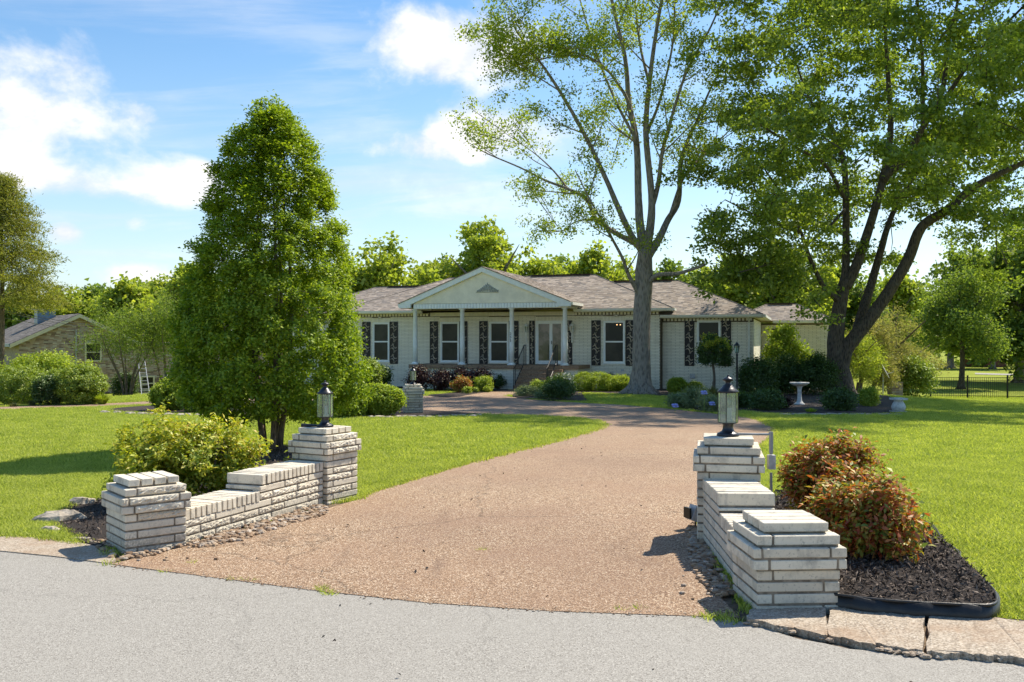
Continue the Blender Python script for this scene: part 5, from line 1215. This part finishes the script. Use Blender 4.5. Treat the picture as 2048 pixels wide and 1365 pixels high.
# feathery conifer at the far left
d = 46; s_ = F/d; x = (2-1024)/s_; zb = g(x, d); zt = EYE+(HZ-352)/s_; C = []
for _ in range(560):
    f = random.uniform(0, 1)**1.15; z = zb+4.9+(zt-zb-4.9)*f; r = (3.3*(1-f)**.75+.25)*random.uniform(.25, 1); a = random.uniform(0, 6.28)
    C.append((x+math.cos(a)*r, d+math.sin(a)*r, z-r*.12))
b0 = Vector((x, d, zb)); limbs = [([b0, b0+Vector((.02, 0, 3)), b0+Vector((.06, 0, 6)), b0+Vector((0, 0, zt-zb-.3))], [.17, .15, .10, .02])]
make_tree('conifer_tree', 'feathery yellow green conifer at the left edge before the brown house', b0, limbs, 'thin_bark', C, 92, .30, .19, .042, 'conifer_leaf', .022, None, -.15, 1.2, 8, .35)
# crape myrtles in front of the brown house
for px, d, top, w, lab in ((255, 49, 600, 150, 'loose multi stemmed crape myrtle before the brown brick wall'), (335, 50, 592, 110, 'second crape myrtle beside the holly with slim bare stems')):
    s_ = F/d; x = (px-1024)/s_; zb = g(x, d); b0 = Vector((x, d, zb)); R0 = w/2/s_; zt = EYE+(HZ-top)/s_; zc = (zt+zb+1.6)/2; limbs = []
    for k in range(7):
        a = k*.9+.3; limbs.append(([b0+Vector((math.cos(a)*.15, math.sin(a)*.15, -.05)), b0+Vector((math.cos(a)*.4, math.sin(a)*.4, 1.1)), b0+Vector((math.cos(a)*R0*.5, math.sin(a)*R0*.5, 2.4)), b0+Vector((math.cos(a)*R0*.7, math.sin(a)*R0*.7, 3.5))], [.055, .045, .03, .012]))
    C = shell_clumps((x, d, zc), (R0, R0, (zt-zb-1.6)/2), 150, .35, -.9, .12)
    make_tree('crape_myrtle', lab, b0, limbs, 'thin_bark', C, 75, .28, .10, .045, 'deep_tree_leaf', .014, 'crape myrtles before the brown house', .1, 1.0, 6)

# ------------------------------------------------------------------ shrubs and plants
def sh(name, label, cat, px, py, w, h, d=None, mat='box_leaf', n=90, per=60, spread=.07, L=.05, W=.028, group=None, depth=1.0, **kw):
    """w,h in photograph pixels; py is the foot"""
    p = G(px, py) if d is None else at(px, d); s_ = F/p.y; rz = h/s_/1.95; rx = w/s_/2
    p = Vector((p.x, p.y+rx*depth*.5, p.z)); p.z = g(p.x, p.y)
    return shrub(name, label, cat, p, (rx*.93, rx*.93*depth, rz*.95), mat, n, int(per*.75), spread, L*1.08, W*1.12, group, **kw)
# nandinas by the gate
def nandina(label, c, rx, ry, h, mat, n, seed=0):
    cs = []
    for k in range(9):
        a = random.uniform(0, 6.28); q = random.uniform(.2, .58); hh = h*random.uniform(.78, 1.0)
        cs += [(v[0], v[1], v[2]) for v in shell_clumps((math.cos(a)*rx*q, math.sin(a)*ry*q, hh*.52), (rx*.52, ry*.52, hh*.5), n//9, .5, -.9, .15)]
    t = thing('nandina_bush', label, 'bush', c, 0, 'nandina bushes beside the gate walls'); P = clumps(cs, 84, .050, .8); P = P[P[:, 2] > .02]
    o = link('foliage', leaf_mesh('foliage', P, .056, .023, mat, .15, (0, 0, h*.25)), t); o['kind'] = 'stuff'; b = MB()
    for k in range(16):
        a = random.uniform(0, 6.28); q = random.uniform(0, .25); b.tube([(math.cos(a)*q*rx, math.sin(a)*q*ry, -.05), (math.cos(a)*rx*.45, math.sin(a)*ry*.45, h*.5), (math.cos(a)*rx*.5, math.sin(a)*ry*.5, h*.7)], [.010, .008, .004], 5)
    b.obj('stem', 'thin_bark', t); return t
nandina('wide yellow green nandina bush behind the left gate wall', (-3.36, 9.8, g(-3.2, 9.7)), .88, .62, 1.0, 'nandina_leaf', 330)
nandina('red and orange nandina bush farthest from the street in the right bed', (2.80, 8.1, g(2.7, 8.1)+.03), .42, .40, .74, 'nandina_red_leaf', 170)
nandina('small red nandina bush between the two larger ones in the right bed', (2.66, 7.1, g(2.6, 7.2)+.04), .32, .30, .56, 'nandina_red_leaf', 100)
nandina('red nandina bush nearest the street in the right bed', (2.52, 6.5, g(2.5, 6.45)+.08), .30, .28, .53, 'nandina_red_leaf', 110)
# left side
sh('clipped_bush', 'large clipped round bush at the far left edge', 'bush', 22, 812, 118, 80, None, 'box_leaf', 255, 80, .055, .05, .034, 'clipped bushes along the left drive', inner=.90, lump=.02, fill=.35, bottom=-.97)
sh('clipped_bush', 'large clipped round bush nearest the grass clump on the left', 'bush', 150, 811, 100, 80, None, 'box_leaf', 255, 80, .055, .05, .034, 'clipped bushes along the left drive', inner=.90, lump=.02, fill=.35, bottom=-.97)
sh('clipped_bush', 'smaller darker round bush between the two large clipped ones', 'bush', 92, 812, 66, 60, None, 'dark_leaf', 135, 80, .055, .05, .034, 'clipped bushes along the left drive', inner=.90, lump=.02, fill=.35, bottom=-.97)
sh('clipped_bush', 'half hidden clipped bush behind the smaller dark round one', 'bush', 105, 806, 60, 66, 33, 'box_leaf', 135, 70, .055, .05, .034, 'clipped bushes along the left drive', inner=.90, lump=.02, fill=.35, bottom=-.97)
sh('azalea_bush', 'wide yellow green loose bush before the brown house gable', 'bush', 80, 806, 165, 104, 42, 'lime_leaf', 260, 80, .17, .11, .06, None, .8, lump=.12)
def grass_clump(px, py, w, h, mat, label, name='grass_clump', n=420, wd=.012, spreadr=.25, cat='plant', group=None):
    p = G(px, py); s_ = F/p.y; R0 = w/2/s_; Hh = h/s_; t = thing(name, label, cat, p, 0, group); b = MB()
    for _ in range(n):
        a = random.uniform(0, 6.28); q = random.random()**.6; x0, y0 = math.cos(a)*q*R0*spreadr, math.sin(a)*q*R0*spreadr; hh = Hh*random.uniform(.65, 1)*(1-.25*q); x1, y1 = math.cos(a)*q*R0, math.sin(a)*q*R0
        sx, sy = -math.sin(a+.6)*wd, math.cos(a+.6)*wd; xm, ym = x0+(x1-x0)*.4, y0+(y1-y0)*.4
        b.add([(x0-sx, y0-sy, 0), (x0+sx, y0+sy, 0), (xm+sx, ym+sy, hh*.65), (xm-sx, ym-sy, hh*.65), (x1, y1, hh*(1-.12*q))], [(0, 1, 2, 3), (3, 2, 4)])
    o = b.obj('blades', mat, t, kind='stuff'); return t
grass_clump(204, 810, 44, 28, 'lime_leaf', 'tufted bright ornamental grass right of the clipped bushes')
grass_clump(27, 815, 26, 12, 'yucca_leaf', 'small low strap leaved clump under the far left clipped bush', 'liriope_clump', 130, .008, .4)
grass_clump(63, 813, 26, 16, 'yucca_leaf', 'small strap leaved clump between the left clipped bushes', 'liriope_clump', 130, .008, .4)
sh('dark_shrub', 'dark shrub at the foot of the brown brick wall', 'bush', 245, 792, 44, 56, 50, 'dark_leaf', 80, 60, .14, .10, .05)
sh('boxwood_bush', 'dense bright round boxwood touching the left side of the holly', 'bush', 333, 826, 78, 62, 25.5, 'lime_leaf', 209, 90, .045, .05, .034, 'boxwoods in the bed under the holly', inner=.90, lump=.02, fill=.35, bottom=-.97)
sh('boxwood_bush', 'darker boxwood tucked under the left of the holly', 'bush', 385, 829, 70, 56, 24.6, 'box_leaf', 132, 80, .045, .05, .034, 'boxwoods in the bed under the holly', inner=.90, lump=.02, fill=.35, bottom=-.97)
sh('boxwood_bush', 'low spreading bright boxwood between the holly and the middle pillar', 'bush', 748, 833, 118, 62, 23.2, 'lime_leaf', 286, 90, .045, .05, .034, 'boxwoods in the bed under the holly', .8, inner=.90, lump=.02, fill=.35, bottom=-.97)
sh('boxwood_bush', 'bright boxwood behind the left lantern partly under the holly', 'bush', 690, 834, 90, 58, 22.6, 'lime_leaf', 176, 90, .045, .05, .034, 'boxwoods in the bed under the holly', inner=.90, lump=.02, fill=.35, bottom=-.97)
sh('camellia_bush', 'upright glossy bush at the left corner of the house', 'bush', 737, 776, 46, 66, 41, 'box_leaf', 110, 70, .12, .08, .045, 'glossy bushes at the left corner of the house')
sh('camellia_bush', 'narrow darker bush right beside the upright corner bush', 'bush', 765, 775, 24, 52, 41.6, 'dark_leaf', 60, 70, .12, .08, .045, 'glossy bushes at the left corner of the house')
# rail near the boxwood
p0, p1 = at(735, 32, 778), at(800, 31, 785); t = thing('low_rail', 'low dark metal rail behind the bright boxwood beside the middle pillar', 'rail', (p0.x, p0.y, g(p0.x, p0.y)))
q = Vector((p0.x, p0.y, g(p0.x, p0.y))); MB().tube([p0-q, p1-q], .02, 6).obj('bar', 'black_iron', t)
for f in (.6, .78): z = p0.lerp(p1, f)-q; MB().tube([z, Vector((z.x, z.y, 0))], .014, 5).obj('post', 'black_iron', t)
# plum shrubs below the porch
for k, (px, w, h, lab) in enumerate(((838, 44, 48, 'dark plum leaved shrub at the left end of the porch'), (880, 46, 45, 'dark plum leaved shrub second from the left end of the porch'), (922, 46, 46, 'dark plum leaved shrub in the middle of the porch front row'), (962, 42, 44, 'dark plum leaved shrub nearest the porch steps'))):
    sh('plum_shrub', lab, 'bush', px, 776, w, h, 40.5, 'plum_leaf', 85, 60, .12, .075, .04, 'plum leaved shrubs below the porch')
sh('azalea_bush', 'low bush with pinkish brown leaves left of the small white garden post', 'bush', 921, 787, 36, 32, None, 'nandina_red_leaf', 70, 60, .07, .06, .03, 'low bushes left of the porch steps')
sh('azalea_bush', 'yellow green bush between the white garden post and the steps', 'bush', 966, 785, 34, 30, None, 'lime_leaf', 70, 60, .07, .06, .03, 'low bushes left of the porch steps')
sh('azalea_bush', 'small dark green bush at the foot of the left handrail', 'bush', 998, 780, 28, 26, None, 'dark_leaf', 60, 60, .07, .06, .03, 'low bushes left of the porch steps')
for px, py, w, h, m, lab in ((934, 789, 16, 12, 'lime_leaf', 'tiny green plant in front of the pinkish bush'), (950, 787, 10, 8, 'box_leaf', 'tiniest plant between the low bushes'), (975, 786, 14, 9, 'lime_leaf', 'tiny pale plant below the yellow green bush')):
    sh('bedding_plant', lab, 'plant', px, py, w, h, None, m, 22, 40, .04, .05, .03, 'tiny plants edging the walkway', stems=2)
# small white post with a plaque
p = G(940, 779); t = thing('garden_post', 'small white painted garden post between the plum shrubs and the walk', 'post', p); MB().box(-.05, .05, -.04, .04, 0, .78).obj('post', 'concrete_white', t); MB().prism([(-.055, .781), (.055, .781), (0, .84)], -.045, .045).obj('cap', 'concrete_white', t)
MB().box(-.03, .03, -.046, -.0405, .45, .7).obj('plaque', 'yucca_leaf', t)
# island by the steps
sh('azalea_bush', 'dark shrub with white flowers right of the porch steps', 'bush', 1125, 783, 46, 40, 37.5, 'dark_leaf', 90, 60, .09, .06, .035, 'shrubs on the small bed right of the steps')
t = bpy.data.objects[[o.name for o in bpy.data.objects if o.get('label') == 'dark shrub with white flowers right of the porch steps'][0]]
P = np.array(shell_clumps((0, 0, .42), (.5, .5, .45), 60, .9, -.1)); link('flowers', leaf_mesh('flowers', clumps(P, 9, .03), .04, .035, 'white_flower', .3), t)['kind'] = 'stuff'
sh('azalea_bush', 'dark rounded shrub in front of the white flowered one', 'bush', 1118, 803, 66, 44, None, 'dark_leaf', 130, 70, .08, .05, .03, 'shrubs on the small bed right of the steps')
sh('azalea_bush', 'yellow green bush behind the dark rounded shrub', 'bush', 1108, 796, 40, 38, 34.5, 'lime_leaf', 80, 60, .08, .06, .035, 'shrubs on the small bed right of the steps')
sh('azalea_bush', 'small bright bush on the steps side of the small bed', 'bush', 1076, 790, 28, 26, None, 'lime_leaf', 60, 60, .07, .06, .035, 'shrubs on the small bed right of the steps')
sh('ground_juniper', 'low trailing juniper over the left end of the small bed', 'plant', 1055, 795, 54, 18, None, 'silver_leaf', 80, 60, .07, .05, .02, None, .8)
sh('flower_mound', 'pale flowering mound at the drive side of the small bed', 'plant', 1085, 800, 30, 14, None, 'silver_leaf', 40, 60, .05, .04, .02)
# hedge right of the steps: one clipped hedge with two bumps
t = thing('box_hedge', 'low bright clipped hedge under the window left of the oak', 'hedge', at(1200, 40.3)); q = Vector(t.location); C = []
for px, w, h in ((1168, 34, 36), (1195, 44, 36), (1222, 40, 33), (1244, 30, 29)):
    c = at(px, 40.3)-q; s_ = F/40.3; C += shell_clumps((c.x, c.y, h/s_*.5), (w/s_*.62, .55, h/s_*.55), 95, .9, -.9, .02)
P = clumps(C, 85, .06); P = P[P[:, 2] > 0]; link('foliage', leaf_mesh('foliage', P, .05, .026, 'lime_leaf', .3, (0, 0, .2)), t)['kind'] = 'stuff'
b = MB()
for k in range(9): b.tube([(-.9+k*.22, 0, -.05), (-.9+k*.22, .05, .5)], .014, 5)
b.obj('stem', 'thin_bark', t)
sh('small_shrub', 'small dark spiky shrub behind the hedge under the right window', 'bush', 1219, 760, 28, 30, 42.0, 'dark_leaf', 50, 50, .09, .08, .03)
sh('box_hedge', 'second lower hedge piece against the wall behind the oak', 'hedge', 1248, 770, 40, 28, 42, 'box_leaf', 60, 60, .08, .06, .03)
# right of the oak
sh('boxwood_ball', 'bright round boxwood ball right of the oak trunk', 'bush', 1356, 791, 38, 32, 37.0, 'lime_leaf', 165, 80, .045, .05, .034, inner=.90, lump=.02, fill=.35, bottom=-.97)
sh('boxwood_ball', 'small darker boxwood right of the bright ball', 'bush', 1392, 790, 28, 22, 37.5, 'box_leaf', 90, 70, .045, .05, .034, inner=.90, lump=.02, fill=.35, bottom=-.97)
# standard (lollipop) tree
d = 36.5; p = at(1427, d); s_ = F/d; zb = p.z; zc = EYE+(HZ-708)/s_; R0 = 36/s_
limbs = [([p, p+Vector((.03, 0, .7)), p+Vector((-.02, 0, 1.25)), Vector((p.x, p.y, zc))], [.055, .05, .05, .03])]
for k in range(5): a = k*1.26; limbs.append(([p+Vector((0, 0, 1.2)), p+Vector((math.cos(a)*.25, math.sin(a)*.25, 1.5)), p+Vector((math.cos(a)*.5, math.sin(a)*.5, 1.75))], [.03, .02, .01]))
make_tree('standard_tree', 'small lollipop shaped magnolia standing before the right wing window', p, limbs, 'thin_bark', shell_clumps((p.x, p.y, zc), (R0, R0, R0*.95), 120, .6, -.75, .07), 62, .085, .085, .04, 'dark_leaf', .01, None, .2, 1.3, 7)
P = np.array(shell_clumps((p.x, p.y, zc+.04), (R0, R0, R0*.92), 50, .9, .25)); 
tt = [o for o in bpy.data.objects if o.get('label', '').startswith('small lollipop')][0]
P -= np.array(p); link('new_growth', leaf_mesh('new_growth', clumps(P, 36, .06), .07, .035, 'nandina_leaf', .4), tt)['kind'] = 'stuff'
# yucca under it, silver perennials, blue irises
grass_clump(1425, 805, 60, 40, 'yucca_leaf', 'spiky yucca clump under the lollipop magnolia', 'yucca_plant', 170, .02, .15)
grass_clump(1470, 806, 50, 34, 'lime_leaf', 'bright strap leaved plant beside the lamp post', 'daylily_plant', 160, .02, .2)
for px, py, w, h, lab in ((1362, 818, 46, 26, 'silvery green perennial clump at the drive end of the bed'), (1395, 820, 60, 40, 'taller silvery green perennial clump in the middle of the iris bed'), (1430, 826, 56, 28, 'low silvery perennial clump next to the irises')):
    sh('perennial_clump', lab, 'plant', px, py, w, h, None, 'silver_leaf', 80, 70, .07, .075, .016, 'silvery perennials beside the drive', .8, up=.9)
for px, py, lab in ((1350, 812, 'pale blue iris at the drive end of the silver perennials'), (1408, 786, 'pair of blue irises left of the yucca'), (1424, 808, 'blue iris in front of the yucca')):
    p = G(px, 826); p = at(px, p.y-.2); s_ = F/p.y; z = EYE+(HZ-py)/s_; t = thing('iris_flower', lab, 'flower', p, 0, 'blue irises in the bed by the drive'); MB().tube([(0, 0, 0), (.01, 0, z-p.z)], .006, 5).obj('stem', 'lime_leaf', t)
    b = MB()
    for k in range(6):
        a = k*1.05; b.ball((math.cos(a)*.05, math.sin(a)*.05, z-p.z+(.03 if k % 2 else -.02)), .05, 6, 4, .1, (1, 1, .6))
    b.obj('petals', 'blue_flower', t)
# dark shrubbery of the birdbath bed
for px, w, h, d, lab in ((1520, 84, 78, 35.5, 'large dark shrub right of the lamp post'), (1575, 84, 76, 36.5, 'large dark shrub behind the birdbath'), (1640, 84, 82, 36.0, 'large dark shrub left of the maple trunk')):
    sh('dark_shrub', lab, 'bush', px, 800, w, h, d, 'dark_leaf', 210, 74, .12, .075, .04, 'dark shrubs below the maple')
for px, py, w, h, m, lab in ((1538, 823, 62, 40, 'dark_leaf', 'low dark shrub left of the birdbath'), (1562, 820, 34, 24, 'plum_leaf', 'low purple leaved plant left of the birdbath stem'), (1685, 824, 70, 42, 'dark_leaf', 'low dark rounded shrub right of the birdbath'), (1740, 815, 30, 34, 'lime_leaf', 'bright upright plant right of the low dark rounded shrub'), (1490, 818, 30, 24, 'dark_leaf', 'low dark plant behind the right gate lantern')):
    sh('low_shrub', lab, 'bush', px, py, w, h, None, m, 110, 62, .07, .055, .03, 'low shrubs around the birdbath')
grass_clump(1726, 812, 30, 26, 'tan_leaf', 'pale straw coloured grass tuft beside the bright upright plant', 'grass_clump', 200, .01, .2)
grass_clump(1622, 826, 34, 12, 'lime_leaf', 'low light green clump in the mulch before the birdbath', 'grass_clump', 130, .012, .4)
# lime Japanese maple against the house side, tan weeping shrubs
bg_tree(1562, 648, 108, 42, 'lime_leaf', 'small rounded lime green tree at the right corner of the house', 'small_maple', None, 'thin_bark', L=.14, W=.085, n=110, per=58, spread=.17, low=.9, twig=.016, lobes=5)
for px, top, w, d, lab in ((1795, 602, 185, 52, 'wide tan and green weeping shrub between the maple and the fence'), (1650, 640, 120, 50, 'pale tan green weeping shrub behind the lime green tree'), (1745, 625, 110, 49, 'tan green weeping shrub just right of the maple trunk')):
    bg_tree(px, top, w, d, 'tan_leaf', lab, 'weeping_shrub', 'tan weeping shrubs behind the maple', 'thin_bark', L=.20, W=.035, n=230, per=74, spread=.26, low=.25, twig=.02, lobes=6, cat='shrub')
bg_tree(1718, 655, 120, 44, 'bright_tree_leaf', 'pale green feathery bush behind the foot of the maple', 'feathery_bush', None, 'thin_bark', L=.12, W=.035, n=130, per=80, spread=.2, low=.1, cat='shrub')
sh('dark_shrub', 'dark green bush at the left end of the black fence', 'bush', 1838, 802, 70, 86, 50, 'box_leaf', 120, 66, .2, .13, .07)
# birdbath, urn pedestal, lamp post, dish
p = G(1599, 811); t = thing('birdbath', 'pale stone birdbath standing in the dark mulch under the maple', 'birdbath', p)
MB().lathe([(.16, 0), (.16, .05), (.12, .08), (.075, .14), (.06, .30), (.062, .50), (.085, .58), (.10, .60)], 14).obj('pedestal', 'concrete_white', t, True)
MB().lathe([(.10, .601), (.20, .625), (.285, .68), (.30, .715), (.275, .715), (.22, .67), (.0, .655)], 22).obj('bowl', 'concrete_white', t, True)
p = G(1797, 826); t = thing('garden_pedestal', 'short white stone pedestal on the lawn at the end of the stone edging', 'pedestal', p, .2)
MB().box(-.17, .17, -.17, .17, 0, .05).obj('plinth', 'concrete_white', t); MB().lathe([(.14, .05), (.17, .09), (.185, .16), (.165, .23), (.12, .30), (.115, .33), (.14, .35)], 12).obj('body', 'concrete_white', t, True); MB().box(-.17, .17, -.17, .17, .351, .40).obj('top', 'concrete_white', t)
p = at(1474, 35.2); t = thing('lamp_post', 'black garden lamp post beside the downspout of the house', 'lamp post', p); s_ = F/35.2; zt = EYE+(HZ-683)/s_-p.z
MB().lathe([(.07, 0), (.06, .12), (.04, .2), (.036, zt-.55), (.05, zt-.52), (.02, zt-.46)], 12).obj('pole', 'black_iron', t, True)
b = MB(); b.lathe([(.06, zt-.459), (.065, zt-.44)], 6)
for k in range(6): a = k*math.pi/3; b.tube([(.06*math.cos(a), .06*math.sin(a), zt-.44), (.10*math.cos(a), .10*math.sin(a), zt-.17)], .008, 5)
b.lathe([(.13, zt-.17), (.12, zt-.15), (.04, zt-.06), (.02, zt-.04), (.0, zt)], 6); b.obj('lantern_frame', 'black_iron', t)
b = MB(); vs = [(r*math.cos(k*math.pi/3), r*math.sin(k*math.pi/3), z) for r, z in ((.058, zt-.438), (.097, zt-.172)) for k in range(6)]; b.add(vs, [(k, (k+1) % 6, (k+1) % 6+6, k+6) for k in range(6)]); b.obj('glass', 'lantern_glass', t)
p = at(1766, 44); t = thing('satellite_dish', 'grey satellite dish on a pole beside the weeping shrub', 'satellite dish', p); s_ = F/44; zz = EYE+(HZ-748)/s_-p.z
MB().tube([(0, 0, 0), (0, 0, zz)], .03, 8).obj('pole', 'aluminium', t); b = MB(); b.lathe([(.0, 0), (.20, .02), (.36, .075), (.355, .09), (.2, .035), (.0, .015)], 20); o = b.obj('dish', 'steel_box', t, True); o.location = (.05, 0, zz+.08); o.rotation_euler = (R(20), R(62), 0)
MB().tube([(.1, 0, zz), (.42, -.05, zz+.05), (.5, -.05, zz+.16)], .014, 6).obj('feed_arm', 'aluminium', t)
p = at(1790, 50); t = thing('brick_pier', 'low brown brick pier at the foot of the weeping shrub', 'pier', p); MB().box(-.3, .3, -.3, .3, -.2, .95).obj('core', 'brown_mortar', t); b = brick_wall(-.3, .3, -.3, -.1, .95, []); b.obj('brick_courses', 'brown_brick', t, kind='stuff')
# black fence on the right
fa, fb = at(1861, 55), at(2160, 48); ft = thing('iron_fence', 'black iron picket fence running off to the right across the lawn', 'fence', (fa.x, fa.y, 0)); L_ = (fb-fa).xy.length; dv = (fb-fa).xy.normalized(); n = int(L_/.11)
def fz(s_): q = fa.xy+dv*s_; return q.x-fa.x, q.y-fa.y, g(q.x, q.y)
b = MB()
for i in range(n):
    x, y, z = fz(i*.11); b.tube([(x, y, z+.06), (x, y, z+1.2)], .012, 4, False)
b.obj('pickets', 'black_iron', ft, kind='stuff')
for h in (.12, .98, 1.16): MB().tube([Vector(fz(0))+Vector((0, 0, h)), Vector(fz(L_))+Vector((0, 0, h))], .018, 4).obj('rail', 'black_iron', ft)
for k in range(int(L_/2.3)+1): x, y, z = fz(k*2.3); MB().box(x-.035, x+.035, y-.035, y+.035, z-.1, z+1.32).obj('post', 'black_iron', ft)
# distant lane and its kerb on the right
lane = [at(1950, 92).xy, at(2300, 80).xy, at(2300, 84).xy, at(1950, 96).xy]; sheet('lane', lane, 'asphalt', .03, 3, False, kind='structure')
b = MB(); p = at(1988, 118); b.box(-1.6, 1.6, 0, 5, 0, 3.2); nh = thing('distant_house', 'red brown brick house glimpsed through trees beyond the lane', 'house', (p.x, p.y, p.z)); b.obj('wall', 'red_brick', nh); MB().prism([(-1.9, 3.21), (1.9, 3.21), (0, 4.4)], -.3, 5.3).obj('roof', 'dark_shingle', nh)

# dead leaves and twigs on the paving, weeds in the joints
P = [];
for _ in range(150):
    a = random.choice([(random.uniform(-4, 3.4), random.uniform(2.4, 4.6)), (random.uniform(-1.6, 1.4), random.uniform(5, 16))]); P.append((a[0], a[1], g(*a)+.022))
tag(link('fallen_leaves', leaf_mesh('fallen_leaves', np.array(P), .035, .018, 'mulch_chip', -.2), None, kind='stuff'), 'dry leaf bits and twigs scattered on the street and drive', 'leaves')
def weeds(pts, name, label):
    b = MB()
    for px, py in pts:
        c = G(px, py)
        for _ in range(26):
            a = random.uniform(0, 6.28); q = random.random()*.05; h = random.uniform(.012, .045); x, y = c.x+math.cos(a)*q, c.y+math.sin(a)*q*.6; l = h*.9
            b.add([(x-.003, y, c.z+.012), (x+.003, y, c.z+.012), (x+math.cos(a)*l, y+math.sin(a)*l, c.z+h)], [(0, 1, 2)])
    tag(b.obj(name, 'grass_blade', None, kind='stuff'), label, 'weeds')
weeds([(966, 1104), (470, 1163), (500, 1165), (386, 1130), (330, 1148), (1275, 1222), (1240, 1224)]+[(random.uniform(430, 650), 0) for _ in range(0)]+[(400+i*14+random.uniform(-5, 5), 1078-i*3.3+random.uniform(-6, 8)) for i in range(17)]+[(640+i*3, 1180+i*2) for i in range(8)], 'weeds', 'small weeds in the joint of drive and street and in the gravel')
